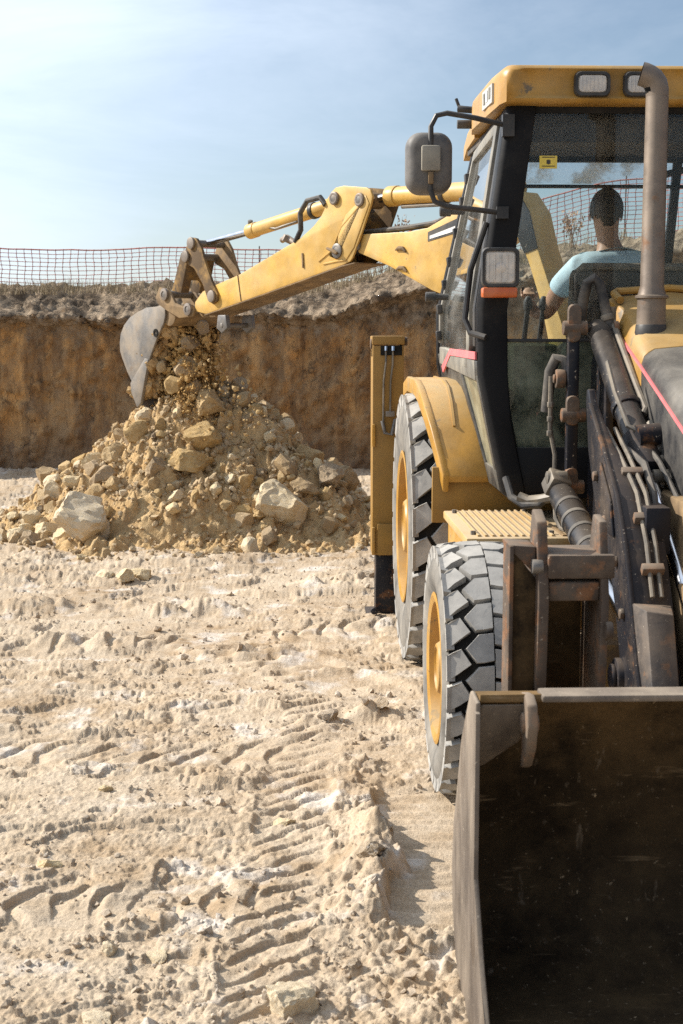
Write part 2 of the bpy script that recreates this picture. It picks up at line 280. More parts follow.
MT['grass'] = plain('dry_grass_blades', (0.30, 0.235, 0.14), rough=0.9, vary=0.4)
MT['weed'] = plain('dry_weed', (0.34, 0.20, 0.11), rough=0.9, vary=0.4)

# ------------------------------------------------------------------ mesh builder
class MB:
    def __init__(s): s.bm = bmesh.new()
    def loop(s, pts): return [s.bm.verts.new(Vector(p)) for p in pts]
    def loft(s, loops, close=True, caps=True):
        vl = [s.loop(l) for l in loops]; n = len(vl[0])
        for a, b in zip(vl, vl[1:]):
            for i in range(n if close else n - 1):
                j = (i + 1) % n
                s.bm.faces.new((a[i], a[j], b[j], b[i]))
        if caps and close:
            s.bm.faces.new(vl[0][::-1]); s.bm.faces.new(vl[-1])
        return s
    def prism(s, pts, vec):
        v = Vector(vec); return s.loft([pts, [Vector(p) + v for p in pts]])
    def px(s, prof, x0, x1): return s.prism([(x0, a, b) for a, b in prof], (x1 - x0, 0, 0))     # (y,z) profile
    def py(s, prof, y0, y1): return s.prism([(a, y0, b) for a, b in prof], (0, y1 - y0, 0))     # (x,z) profile
    def pz(s, prof, z0, z1): return s.prism([(a, b, z0) for a, b in prof], (0, 0, z1 - z0))
    def box(s, lo, hi, m=None):
        (a, b, c), (d, e, f) = lo, hi
        pts = [(a, b, c), (d, b, c), (d, e, c), (a, e, c)]; top = [(p[0], p[1], f) for p in pts]
        if m is not None: pts = [m @ Vector(p) for p in pts]; top = [m @ Vector(p) for p in top]
        return s.loft([pts, top])
    def cbox(s, c, size, rot=(0, 0, 0)):
        from mathutils import Euler
        m = Matrix.Translation(c) @ Euler(rot).to_matrix().to_4x4(); h = [v / 2 for v in size]
        return s.box([-v for v in h], h, m)
    def tube(s, pts, r, n=10, caps=True):
        pts = [Vector(p) for p in pts]; rs = r if isinstance(r, (list, tuple)) else [r] * len(pts)
        t0 = (pts[1] - pts[0]).normalized(); u = t0.orthogonal().normalized(); loops = []
        for i, p in enumerate(pts):
            t = (pts[min(i + 1, len(pts) - 1)] - pts[max(i - 1, 0)]).normalized()
            u = (u - t * u.dot(t)).normalized(); v = t.cross(u)
            loops.append([p + (u * math.cos(2 * math.pi * k / n) + v * math.sin(2 * math.pi * k / n)) * rs[i] for k in range(n)])
        return s.loft(loops, caps=caps)
    def cyl(s, a, b, r, n=20, r1=None): return s.tube([a, b], [r, r if r1 is None else r1], n)
    def lathe(s, prof, o, ax, n=32, closed=False):
        o = Vector(o); ax = Vector(ax).normalized(); u = ax.orthogonal().normalized(); v = ax.cross(u); loops = []
        for r, h in prof:
            loops.append([o + ax * h + (u * math.cos(2 * math.pi * k / n) + v * math.sin(2 * math.pi * k / n)) * max(r, 1e-4) for k in range(n)])
        if closed: loops.append(loops[0])
        vl = []
        for i, l in enumerate(loops): vl.append(vl[0] if (closed and i == len(loops) - 1) else s.loop(l))
        for a, b in zip(vl, vl[1:]):
            for i in range(n): s.bm.faces.new((a[i], a[(i + 1) % n], b[(i + 1) % n], b[i]))
        return s
    def build(s, name, mat, parent=None, bevel=0.0, seg=2, angle=32, smooth=True, mesh_only=False):
        bm = s.bm
        bmesh.ops.recalc_face_normals(bm, faces=bm.faces[:])
        if bevel:
            ed = [e for e in bm.edges if len(e.link_faces) == 2 and e.calc_face_angle(0) > R(28)]
            if ed:
                bmesh.ops.bevel(bm, geom=ed, offset=bevel, offset_type='OFFSET', segments=seg, profile=0.5, affect='EDGES', clamp_overlap=True)
                bmesh.ops.recalc_face_normals(bm, faces=bm.faces[:])
        me = bpy.data.meshes.new(name); bm.to_mesh(me); bm.free()
        if smooth:
            me.polygons.foreach_set('use_smooth', [True] * len(me.polygons)); me.set_sharp_from_angle(angle=R(angle))
        me.materials.append(MT[mat] if isinstance(mat, str) else mat)
        if mesh_only: return me
        o = bpy.data.objects.new(name, me); COL.objects.link(o)
        if parent is not None: o.parent = parent
        return o
def tag(o, label=None, cat=None, group=None, kind=None):
    for k, v in (('label', label), ('category', cat), ('group', group), ('kind', kind)):
        if v: o[k] = v
    return o
def empty(name, loc=(0, 0, 0), rz=0.0, parent=None):
    o = bpy.data.objects.new(name, None); COL.objects.link(o); o.location = loc; o.rotation_euler = (0, 0, rz); o.empty_display_size = 0.2
    if parent is not None: o.parent = parent
    return o
def copy_tree(o, parent=None):
    c = o.copy(); COL.objects.link(c); c.parent = parent if parent is not None else o.parent
    for ch in list(o.children): copy_tree(ch, c)
    return c
def grid_mesh(name, X, Y, Z, mat):
    nr, nc = X.shape; me = bpy.data.meshes.new(name)
    me.vertices.add(nr * nc); me.vertices.foreach_set('co', np.stack([X, Y, Z], -1).astype(np.float32).ravel())
    i = np.arange(nr * nc).reshape(nr, nc)
    q = np.stack([i[:-1, :-1], i[:-1, 1:], i[1:, 1:], i[1:, :-1]], -1).reshape(-1, 4)
    me.loops.add(q.size); me.loops.foreach_set('vertex_index', q.ravel().astype(np.int32))
    me.polygons.add(len(q)); me.polygons.foreach_set('loop_start', (np.arange(len(q)) * 4).astype(np.int32))
    me.polygons.foreach_set('use_smooth', np.ones(len(q), bool)); me.update(calc_edges=True); me.validate()
    me.materials.append(MT[mat] if isinstance(mat, str) else mat)
    o = bpy.data.objects.new(name, me); COL.objects.link(o); return o

# ================================================================== THE SETTING
def seg_dist(x, y, pts):
    """distance to a polyline, and distance along it"""
    best = np.full(np.shape(x), 1e9); along = np.zeros(np.shape(x)); side = np.zeros(np.shape(x)); acc = 0
    for (ax, ay), (bx, by) in zip(pts, pts[1:]):
        dx, dy = bx - ax, by - ay; l = math.hypot(dx, dy)
        t = np.clip(((x - ax) * dx + (y - ay) * dy) / l ** 2, 0, 1)
        d = np.hypot(x - ax - t * dx, y - ay - t * dy); sg = ((x - ax) * dy - (y - ay) * dx) / l
        m = d < best; best = np.where(m, d, best); along = np.where(m, acc + t * l, along); side = np.where(m, sg, side); acc += l
    return best, along, side
def lug(ph):
    f = ph - np.floor(ph); return 1 - sstep(0.0, 0.07, f) * (1 - sstep(0.16, 0.50, f))
TRACKS = [  # path, half width, lug spacing, curl of the lugs, depth
    ([(-0.10, 6.6), (-0.14, 6.05), (-0.155, 5.3), (-0.17, 4.58), (-0.19, 3.67), (-0.2, 2.8)], 0.135, 0.128, -0.85, -1.8, 0.021),
    ([(-1.9, 4.10), (-1.015, 4.05), (-0.66, 4.02), (-0.36, 4.06), (-0.10, 4.10)], 0.145, 0.115, 0.0, -3.4, 0.036),
    ([(-2.0, 9.2), (-1.3, 8.3), (-0.6, 7.4), (0.0, 6.7), (0.35, 6.2)], 0.21, 0.16, 0.6, -1.5, 0.030),
    ([(-3.2, 7.7), (-1.6, 7.5), (-0.5, 7.7), (0.4, 8.1)], 0.20, 0.15, 0.5, -2.0, 0.028),
    ([(-2.6, 6.1), (-1.4, 5.6), (-0.6, 5.5), (0.3, 5.7)], 0.19, 0.15, 0.5, -2.0, 0.018),
]
def ground_h(x, y):
    h = 0.030 * fbm(x * 0.45, y * 0.45, 3, 1) + 0.014 * fbm(x * 1.6, y * 1.6, 3, 5)
    flat = sstep(-0.25, 0.35, fbm(x * 0.8 + 3, y * 0.8, 3, 40))        # trodden smooth in places, crumbly in others
    c1 = np.maximum(0, fbm(x * 8.5, y * 8.5, 3, 9) - 0.10); c2 = np.maximum(0, fbm(x * 21, y * 21, 3, 13) - 0.05)
    c3 = fbm(x * 46, y * 46, 3, 17)
    h = h + (0.026 * c1 + 0.020 * c2) * (0.2 + 0.8 * flat) + 0.006 * c3 * (0.5 + 0.5 * flat)
    patch = sstep(-0.05, 0.30, fbm(x * 1.7 + 9, y * 2.3, 3, 44))
    h = h + 0.015 * clods(x, y, 7.0, 600, 0.26) * flat * patch + 0.018 * clods(x, y, 15.0, 620, 0.36) * (0.12 + 0.88 * flat) * (0.2 + 0.8 * patch) + 0.0115 * clods(x, y, 32.0, 640, 0.45) * (0.25 + 0.75 * flat) + 0.006 * clods(x, y, 70.0, 660, 0.4)
    pit = np.maximum(0, fbm(x * 11, y * 17, 3, 23) - 0.16); h = h - 0.035 * pit * (0.3 + 0.7 * flat)
    plate = fbm(x * 2.6, y * 4.4, 3, 48); h = h + 0.015 * sstep(0.02, 0.04, plate + 0.05 * c3) + 0.013 * sstep(0.20, 0.22, plate + 0.05 * c3)      # broken edges of the dried crust
    for i, (path, hw, sp, tilt, curl, dep) in enumerate(TRACKS):
        wob = 0.02 * vnoise(x * 3, y * 3, 60 + i)
        d, s, side = seg_dist(x, y, path)
        tot = sum(math.dist(a, b) for a, b in zip(path, path[1:]))
        m = (1 - sstep(hw * 0.82, hw * 1.05, d + wob)) * sstep(0, 0.3, s) * (1 - sstep(tot - 0.3, tot, s))
        keep = sstep(-0.35, 0.15, fbm(x * 2.2, y * 2.2, 2, 70 + i))
        if i == 0: keep = np.maximum(keep, 0.75)
        tap = np.sqrt(np.clip(1 - (side / hw) ** 2, 0, 1)); l = lug((s + tilt * side + curl * side ** 2) / sp + 0.22 * vnoise(x * 5, y * 5, 80 + i) + 0.10 * vnoise(x * 14, y * 14, 81 + i))
        h = h * (1 - 0.60 * m) + m * (-0.010 + keep * dep * (1 - (1 - l) * tap) * (0.8 + 0.3 * vnoise(x * 14, y * 14, 90 + i)))
        rim = np.exp(-((d - hw * 1.12) / 0.035) ** 2) * sstep(0, 0.3, s) * (1 - sstep(tot - 0.3, tot, s))
        h = h + 0.006 * rim * (0.5 + vnoise(x * 10, y * 10, 95 + i))
    # the flat scraped strip beside the bucket, with the lump of soil along its left edge
    e = 0.050 * vnoise(x * 5, y * 5, 101) + 0.030 * vnoise(x * 15, y * 15, 102)
    st = sstep(0.13, 0.17, x + e) * (1 - sstep(0.40, 0.48, x)) * sstep(3.86, 3.92, y + e * 0.5) * (1 - sstep(5.1, 5.35, y))
    h = h * (1 - 0.85 * st) - 0.034 * st
    h = h + st * 0.006 * np.sin(y * 75 + 3 * vnoise(x * 8, y * 8, 103))
    lp = np.exp(-((x - 0.115) / 0.085) ** 2 - ((y - 4.50) / 0.30) ** 2) * 0.095 + np.exp(-((x - 0.06) / 0.10) ** 2 - ((y - 4.02) / 0.20) ** 2) * 0.045
    h = h + lp * (0.75 + 0.75 * fbm(x * 9, y * 9, 4, 110)) * (1 - 0.8 * st)
    for cx, cy, rx, ry, a in ((-0.10, 6.02, 0.10, 0.08, 0.07), (0.16, 6.12, 0.16, 0.06, 0.06), (-1.45, 7.55, 0.5, 0.10, 0.05), (-0.95, 8.5, 0.42, 0.12, 0.07),
                              (-0.45, 7.25, 0.35, 0.10, 0.05), (0.15, 8.4, 0.2, 0.1, 0.06), (-1.9, 8.6, 0.7, 0.12, 0.05), (0.02, 9.3, 0.3, 0.18, 0.07), (0.0, 6.9, 0.14, 0.07, 0.05)):
        g = np.exp(-((x - cx) / rx) ** 2 - ((y - cy) / ry) ** 2)
        h = h + a * g * (0.3 + 1.1 * np.maximum(0, 0.35 + fbm(x * 10, y * 10, 3, 120)))
    bx = sstep(0.33, 0.36, x) * sstep(3.92, 3.86, y)                   # pressed flat under the loader bucket
    h = h * (1 - bx) - 0.03 * bx
    return h
# near sheet, rows spaced so that it is finest beside the camera
rows = []
d = 2.2
while d < 24: rows.append(d); d += max(0.0040, 0.00046 * d * d)
rows = np.array(rows); u = np.linspace(-1, 1, 860)
Yg = np.repeat(rows[:, None], len(u), 1)
Xg = u[None, :] * (0.27 * Yg + 0.75) - 0.15
edge = np.minimum.reduce([sstep(0, 0.04, 1 - np.abs(u))[None, :] * np.ones_like(Yg), sstep(2.2, 2.4, Yg), 1 - sstep(22, 24, Yg)])
Zg = ground_h(Xg, Yg) * edge
ground = grid_mesh('ground', Xg, Yg, Zg, 'ground'); tag(ground, kind='structure')
# the far sheet, a ring round the near one, out to the horizon
def flat_ring():
    m = MB(); b = m.bm
    inner = [(-0.15 - (0.27 * 2.2 + 0.75), 2.2), (-0.15 + (0.27 * 2.2 + 0.75), 2.2), (-0.15 + (0.27 * rows[-1] + 0.75), rows[-1]), (-0.15 - (0.27 * rows[-1] + 0.75), rows[-1])]
    outer = [(-400, -400), (400, -400), (400, 700), (-400, 700)]
    vi = [b.verts.new((*p, 0)) for p in inner]; vo = [b.verts.new((*p, 0)) for p in outer]
    for i in range(4): b.faces.new((vo[i], vo[(i + 1) % 4], vi[(i + 1) % 4], vi[i]))
    return tag(m.build('ground_far', 'ground'), kind='structure')
flat_ring()

# ---- quarry wall: a path with a profile swept along it
CLIFF = [(-30, 13.5), (-16, 15.8), (-8, 16.8), (-3, 17.15), (0, 17.1), (2.0, 16.9), (3.0, 15.9), (4.3, 13.2), (5.6, 10.0), (7.0, 5.0), (8.5, -6.0)]
def cliff_material():
    m, n, p, out = newmat('ochre_quarry_face')
    co = n.nodes.new('ShaderNodeTexCoord').outputs['Object']
    mp = n.nodes.new('ShaderNodeMapping'); mp.inputs['Scale'].default_value = (3.4, 3.4, 0.30); n.links.new(co, mp.inputs['Vector'])
    a, af = noise_ramp(n, mp.outputs['Vector'], 1.5, 0.40, 0.60, detail=9, rough=0.66)
    b, bf = noise_ramp(n, co, 5.0, 0.42, 0.60, detail=10, rough=0.72)
    c, cf = noise_ramp(n, mp.outputs['Vector'], 0.75, 0.52, 0.66, detail=7)
    g, gf = noise_ramp(n, co, 28.0, 0.35, 0.7, detail=5, rough=0.7)
    col = mixc(n, a, (0.23, 0.135, 0.068), (0.64, 0.37, 0.15))
    col = mixc(n, mathn(n, 'MULTIPLY', b, 0.55), col, (0.30, 0.21, 0.13))
    col = mixc(n, mathn(n, 'MULTIPLY', c, 0.85), col, (0.11, 0.085, 0.068))
    lm, _ = noise_ramp(n, co, 0.9, 0.5, 0.7, detail=5); col = mixc(n, mathn(n, 'MULTIPLY', lm, 0.5), col, (0.46, 0.30, 0.15))
    vo_ = n.nodes.new('ShaderNodeTexVoronoi'); vo_.feature = 'DISTANCE_TO_EDGE'; vo_.inputs['Scale'].default_value = 2.2; wv = n.nodes.new('ShaderNodeVectorMath'); wv.operation = 'ADD'
    nz = n.nodes.new('ShaderNodeTexNoise'); nz.inputs['Scale'].default_value = 3.0; nz.inputs['Detail'].default_value = 6; n.links.new(co, nz.inputs['Vector']); n.links.new(mp.outputs['Vector'], wv.inputs[0]); n.links.new(nz.outputs['Color'], wv.inputs[1]); n.links.new(wv.outputs['Vector'], vo_.inputs['Vector'])
    ck = n.nodes.new('ShaderNodeMapRange'); ck.inputs['From Min'].default_value = 0.05; ck.inputs['From Max'].default_value = 0.0; n.links.new(vo_.outputs['Distance'], ck.inputs['Value'])
    k2, _ = noise_ramp(n, co, 1.7, 0.45, 0.6, detail=4); col = mixc(n, mathn(n, 'MULTIPLY', mathn(n, 'MULTIPLY', ck.outputs['Result'], k2), 0.8), col, (0.06, 0.045, 0.035))
    pp, _ = noise_ramp(n, co, 13.0, 0.56, 0.66, detail=9, rough=0.75); col = mixc(n, mathn(n, 'MULTIPLY', pp, 0.40), col, (0.52, 0.345, 0.17)); dk, _ = noise_ramp(n, co, 17.0, 0.58, 0.68, detail=9, rough=0.75); col = mixc(n, mathn(n, 'MULTIPLY', dk, 0.35), col, (0.09, 0.06, 0.04))
    # layers by height: dark humus band near the rim, dry grey-tan bank above
    geo = n.nodes.new('ShaderNodeNewGeometry'); sx = n.nodes.new('ShaderNodeSeparateXYZ'); n.links.new(geo.outputs['Position'], sx.inputs['Vector'])
    wz = n.nodes.new('ShaderNodeMath'); wz.operation = 'MULTIPLY_ADD'; wz.inputs[1].default_value = 0.5; n.links.new(gf, wz.inputs[0]); n.links.new(sx.outputs['Z'], wz.inputs[2])
    w2 = n.nodes.new('ShaderNodeMath'); w2.operation = 'MULTIPLY_ADD'; w2.inputs[1].default_value = 0.9; n.links.new(bf, w2.inputs[0]); n.links.new(wz.outputs[0], w2.inputs[2])
    hm = n.nodes.new('ShaderNodeMapRange'); hm.inputs['From Min'].default_value = 2.25; hm.inputs['From Max'].default_value = 2.5; n.links.new(w2.outputs[0], hm.inputs['Value'])
    tan = mixc(n, b, (0.13, 0.095, 0.064), (0.36, 0.275, 0.19))
    col = mixc(n, hm.outputs['Result'], col, tan)
    lowm = n.nodes.new('ShaderNodeMapRange'); lowm.inputs['From Min'].default_value = 1.35; lowm.inputs['From Max'].default_value = 0.7; n.links.new(w2.outputs[0], lowm.inputs['Value'])
    col = mixc(n, mathn(n, 'MULTIPLY', lowm.outputs['Result'], 0.6), col, (0.17, 0.125, 0.10))
    n.links.new(col, p.inputs['Base Color']); p.inputs['Roughness'].default_value = 0.95; p.inputs['Specular IOR Level'].default_value = 0.1
    bp = n.nodes.new('ShaderNodeBump'); bp.inputs['Strength'].default_value = 1.0; bp.inputs['Distance'].default_value = 0.10
    s = mathn(n, 'MULTIPLY', af, 0.4); s2 = mathn(n, 'MULTIPLY', bf, 0.4); s3 = mathn(n, 'MULTIPLY', gf, 0.2)
    n.links.new(mathn(n, 'ADD', mathn(n, 'ADD', s, s2), s3), bp.inputs['Height']); n.links.new(bp.outputs['Normal'], p.inputs['Normal'])
    return m
def path_eval(pts, s):
    ls = [0]
    for a, b in zip(pts, pts[1:]): ls.append(ls[-1] + math.dist(a, b))
    P = np.array(pts, float); x = np.interp(s, ls, P[:, 0]); y = np.interp(s, ls, P[:, 1]); return x, y
CL = sum(math.dist(a, b) for a, b in zip(CLIFF, CLIFF[1:]))
def cliff_top(x, y):
    t = 2.19 + 0.40 * sstep(-0.6, 1.5, x) + 0.5 * sstep(2.2, 4.5, x) + 0.5 * sstep(14, 8, y)
    return t
def build_cliff():
    ns, nv = 2200, 110
    s = np.linspace(0, CL, ns); x0, y0 = path_eval(CLIFF, s)
    k = 21; ker = np.ones(k) / k
    x0 = np.convolve(np.pad(x0, k // 2, 'edge'), ker, 'valid'); y0 = np.convolve(np.pad(y0, k // 2, 'edge'), ker, 'valid')
    tx, ty = np.gradient(x0), np.gradient(y0); l = np.hypot(tx, ty); nx, ny = -ty / l, tx / l           # points away from the pit
    v = np.linspace(0, 1, nv)
    top = cliff_top(x0, y0)
    Zs, Bs = [], []
    for vi in v:
        if vi < 0.55:                           # cut face
            t = vi / 0.55; z = -0.15 + (top - 0.45 + 0.15) * t; back = 0.10 * t + 0.0 * s
        elif vi < 0.68:                         # crumbling lip: hangs out a little, then the bank lies back
            t = (vi - 0.55) / 0.13; z = top - 0.45 + 0.10 * t; back = 0.10 - 0.14 * np.sin(t * math.pi * 0.5) + 0 * s
        elif vi < 0.86:
            t = (vi - 0.68) / 0.18; z = top - 0.35 + 0.40 * t; back = -0.04 + 0.95 * t + 0 * s
        else:
            t = (vi - 0.86) / 0.14; z = top + 0.05 - 0.25 * t; back = 0.91 + 14.0 * t ** 1.5 + 0 * s
        Zs.append(z); Bs.append(back)
    Z = np.array(Zs); B = np.array(Bs); S = np.repeat(s[None, :], nv, 0)
    V = np.repeat(v[:, None], ns, 1)
    bulge = -0.10 * clods(S, Z * 0.7, 2.6, 700, 0.55) - 0.07 * clods(S, Z, 6.5, 720, 0.5) - 0.03 * clods(S, Z, 14, 730, 0.5) + 0.22 * fbm(S * 0.35, Z * 0.25, 3, 200) + 0.13 * fbm(S * 1.5, Z * 0.6, 4, 210) + 0.10 * fbm(S * 4, Z * 2.2, 4, 215) - 0.06 * np.maximum(0, fbm(S * 9, Z * 5, 3, 218)) - 0.05 * np.maximum(0, fbm(S * 2.3, Z * 0.35, 2, 220))
    Z = Z + sstep(0.5, 0.6, V) * (0.10 * fbm(S * 0.8, V * 3, 3, 230) + 0.05 * fbm(S * 4, V * 20, 4, 235) + 0.03 * clods(S, V * 6, 4.5, 740, 0.4) + 0.05 * clods(S, V * 6, 12, 760, 0.45) + 0.025 * fbm(S * 16, V * 60, 3, 780))
    B = B + bulge * (1 - 0.5 * sstep(0.7, 0.9, V))
    X = x0[None, :] + nx[None, :] * B; Y = y0[None, :] + ny[None, :] * B
    o = grid_mesh('quarry_wall', X, Y, Z, cliff_material()); tag(o, kind='structure'); return o
build_cliff()

# ---- orange safety net along the rim
def build_net():
    root = empty('safety_net', (-2.9, 18.1, 2.1))
    tag(root, 'orange plastic mesh fence strung along the rim of the quarry', 'fence')
    path = [(-17, 17.0), (-8, 17.9), (-3, 18.25), (0, 18.2), (2.0, 18.0), (3.7, 17.2), (5.2, 14.0), (6.4, 10.8), (8.0, 5.0)]
    tot = sum(math.dist(a, b) for a, b in zip(path, path[1:]))
    def top(s):
        x, y = path_eval(path, s)
        z = 2.69 + 0.34 * sstep(0.3, 1.3, x) + 0.42 * sstep(1.3, 3.4, x) + 0.3 * sstep(15, 8, y)
        return x, y, z + 0.018 * np.sin(s * 2.2) + 0.012 * vnoise(s * 1.9, s * 0, 300)
    b = bmesh.new(); o0 = Vector(root.location)
    def ribbon(pts, w):
        pts = [Vector(p) - o0 for p in pts]; prev = None
        for i, p in enumerate(pts):
            t = (pts[min(i + 1, len(pts) - 1)] - pts[max(i - 1, 0)]).normalized(); u = t.orthogonal().normalized(); v = t.cross(u)
            ring = [b.verts.new(p + (u * math.cos(a) + v * math.sin(a)) * w) for a in (0.3, 2.4, 4.5)]
            if prev:
                for k in range(3): b.faces.new((prev[k], prev[(k + 1) % 3], ring[(k + 1) % 3], ring[k]))
            prev = ring
    pitch, rowp, nrow = 0.096, 0.052, 17
    nc = int(tot / pitch)
    def pt(i, j):
        s = i * pitch + 0.007 * math.sin(j * 0.9 + i * 0.5) + 0.010 * float(vnoise(i * 0.4, j * 0.6, 310))
        x, y, z = top(np.array(s)); lean = 0.04 * float(vnoise(i * 0.15, j * 0.2, 320))
        return Vector((float(x), float(y) + lean, float(z) - j * rowp + 0.005 * float(vnoise(i * 0.5, j * 0.7, 330))))
    P = [[pt(i, j) for j in range(nrow)] for i in range(nc)]
    for i in range(nc):
        ribbon(P[i], 0.0046)
        for j in range(nrow):                       # the knots
            c = P[i][j] - o0; r = 0.0105; q = [b.verts.new(c + Vector(d) * r) for d in ((1, 0, 0), (0, 1, 0), (-1, 0, 0), (0, -1, 0), (0, 0, 1.3), (0, 0, -1.3))]
            for k in range(4): b.faces.new((q[k], q[(k + 1) % 4], q[4])); b.faces.new((q[(k + 1) % 4], q[k], q[5]))
    for j in range(nrow): ribbon([P[i][j] for i in range(nc)], 0.0095 if j == 0 else 0.0046)
    me = bpy.data.meshes.new('mesh_net'); b.to_mesh(me); b.free(); me.materials.append(MT['net'])
    o = bpy.data.objects.new('mesh_net', me); COL.objects.link(o); o.parent = root
    for s in np.arange(2.2, tot, 4.6):
        x, y, z = (float(q) for q in top(np.array(s)))
        m = MB(); m.cyl(Vector((x, y + 0.03, 1.3)) - o0, Vector((x + 0.02, y + 0.03, z + 0.05)) - o0, 0.008, 6); m.build('post', 'post', root)
build_net()
def weed(x, y, z, h, seed, label):
    rnd = random.Random(seed); root = empty('dry_weed', (x, y, z)); tag(root, label, 'weed', 'dry weeds on the quarry rim')
    st = MB(); lf = MB()
    for k in range(9):
        a = rnd.uniform(0, 6.28); l = h * rnd.uniform(0.6, 1); p0 = Vector((rnd.uniform(-.05, .05), rnd.uniform(-.05, .05), -0.1)); tip = Vector((math.cos(a) * l * 0.45, math.sin(a) * l * 0.3, l))
        st.tube([p0, (p0 + tip) * 0.5 + Vector((0, 0, 0.05)), tip], [0.006, 0.004, 0.002], 4)
        for q in range(16):
            c = p0.lerp(tip, rnd.uniform(0.45, 1.0)) + Vector((rnd.gauss(0, .03), rnd.gauss(0, .03), rnd.gauss(0, .03))); e = rnd.uniform(0.012, 0.026)
            d1 = Vector((rnd.gauss(0, 1), rnd.gauss(0, 1), rnd.gauss(0, 1))).normalized() * e; d2 = d1.orthogonal().normalized() * e * 0.7
            lf.loft([[c - d1, c - d2, c + d1, c + d2], [c - d1 + Vector((0, .004, .004)), c - d2 + Vector((0, .004, .004)), c + d1 + Vector((0, .004, .004)), c + d2 + Vector((0, .004, .004))]])
    st.build('stem', 'weed', root); lf.build('leaves', 'weed', root, smooth=False)
weed(0.68, 17.75, 2.62, 0.46, 4, 'dry reddish weed on the rim between the arm and the mirror')
weed(2.75, 17.2, 2.75, 0.35, 5, 'low dry weed on the rim behind the net and seen through the cab glass')

def rim_grass():
    rs = np.random.RandomState(8); m = bmesh.new()
    for _ in range(420):
        x = rs.uniform(-7.5, 3.2); y = float(np.interp(x, [-8, -3, 0, 2, 3.2], [16.8, 17.15, 17.1, 16.9, 15.9])) + rs.uniform(.25, .85); t = .5 + .5 * (y % 1); z = float(cliff_top(np.array(x), np.array(y))) - .25 + .30 * min(1, t)
        for k in range(9):
            a = rs.uniform(0, 6.28); l = rs.uniform(.04, .13); w = .004; b0 = Vector((x + rs.normal() * .05, y + rs.normal() * .05, z - .05)); tip = b0 + Vector((math.cos(a) * l * .5, math.sin(a) * l * .5, l + .05)); u_ = Vector((math.sin(a), -math.cos(a), 0)) * w; n_ = Vector((math.cos(a), math.sin(a), 0)) * w
            v = [m.verts.new(b0 + u_), m.verts.new(b0 - u_), m.verts.new(b0 + n_), m.verts.new(tip)]
            for f in ((0, 1, 3), (1, 2, 3), (2, 0, 3)): m.faces.new([v[i] for i in f])
    me = bpy.data.meshes.new('dry_grass'); m.to_mesh(me); m.free(); me.materials.append(MT['grass']); o = bpy.data.objects.new('dry_grass', me); COL.objects.link(o); tag(o, 'short dry grass along the rim of the quarry wall', 'grass', kind='stuff')
rim_grass()

# ---- the dirt heap
HC = (-1.20, 12.35)
def heap_h(x, y):
    dx, dy = x - HC[0], y - HC[1]; a = np.arctan2(dy, dx)
    rr = np.hypot(dx / 1.06, dy / 0.98) * (1 + 0.10 * np.sin(a * 2 + 0.6) + 0.07 * np.sin(a * 5 + 2))
    base = 1.40 * np.maximum(0, 1 - rr / 1.50) ** 0.95; base = np.minimum(base, 1.24 + 0.15 * (base - 1.24))
    skirt = 0.14 * np.exp(-((rr - 1.45) / 0.40) ** 2) + 0.16 * np.exp(-((x + 2.6) / 0.5) ** 2 - ((y - 11.7) / 0.4) ** 2)
    h = base + skirt * (0.55 + 0.45 * fbm(x * 2, y * 2, 2, 400))
    msk = sstep(2.15, 1.5, rr)
    return (h * msk + msk * (0.10 * fbm(x * 3.2, y * 3.2, 4, 410) + 0.05 * np.maximum(0, fbm(x * 9, y * 9, 3, 420)) * 1.2 + 0.09 * clods(x, y, 5.5, 430, 0.4) + 0.055 * clods(x, y, 11, 440, 0.5) + 0.03 * clods(x, y, 22, 450, 0.5)) - 0.06 * (1 - msk))
xs = np.linspace(HC[0] - 2.5, HC[0] + 2.4, 430); ys = np.linspace(HC[1] - 2.1, HC[1] + 2.1, 370)
Xh, Yh = np.meshgrid(xs, ys); Zh = heap_h(Xh, Yh)
heap = grid_mesh('dirt_heap', Xh, Yh, Zh, 'heap'); tag(heap, 'loose heap of ochre soil under the backhoe bucket', 'dirt heap', kind='stuff')

# ---- stones
def rock_mesh(seed, sub=3, cuts=12, rough=0.06, flat=(1, 1, 1), name='stone', mat='rock'):
    rnd = random.Random(seed); b = bmesh.new(); bmesh.ops.create_icosphere(b, subdivisions=sub, radius=1.0)
    pl = []
    for _ in range(cuts):
        n = Vector((rnd.gauss(0, 1), rnd.gauss(0, 1), rnd.gauss(0, 1))).normalized(); pl.append((n, rnd.uniform(0.50, 0.82)))
    off = Vector((rnd.uniform(0, 50), rnd.uniform(0, 50), rnd.uniform(0, 50)))
    from mathutils import noise as mn
    for v in b.verts:
        p = v.co.copy()
        for n, dd in pl:
            e = p.dot(n) - dd
            if e > 0: p -= n * e * 0.97
        p *= 1 + rough * mn.noise(p * 2.2 + off) * 2 + rough * 0.8 * mn.noise(p * 5.5 + off)
        p += p * rough * (0.6 * mn.noise(p * 12 + off) + 0.4 * mn.noise(p * 26 + off)); v.co = Vector((p.x * flat[0], p.y * flat[1], p.z * flat[2])) * 1.3
    me = bpy.data.meshes.new(name); b.to_mesh(me); b.free()
    me.polygons.foreach_set('use_smooth', [True] * len(me.polygons)); me.set_sharp_from_angle(angle=R(15)); me.materials.append(MT[mat]); return me
POOL = [rock_mesh(i, 3, 15, 0.06, (1, random.uniform(.75, 1), random.uniform(.6, .95)), 'stone', ('rock', 'rock_pale', 'rock', 'rock_grey')[i % 4]) for i in range(14)]
def stone(name, me, loc, r, rot, label=None, cat='stone', group=None):
    o = bpy.data.objects.new(name, me); COL.objects.link(o); o.location = loc; o.rotation_euler = rot
    o.scale = r if isinstance(r, tuple) else (r, r, r)
    tag(o, label, cat, group); return o
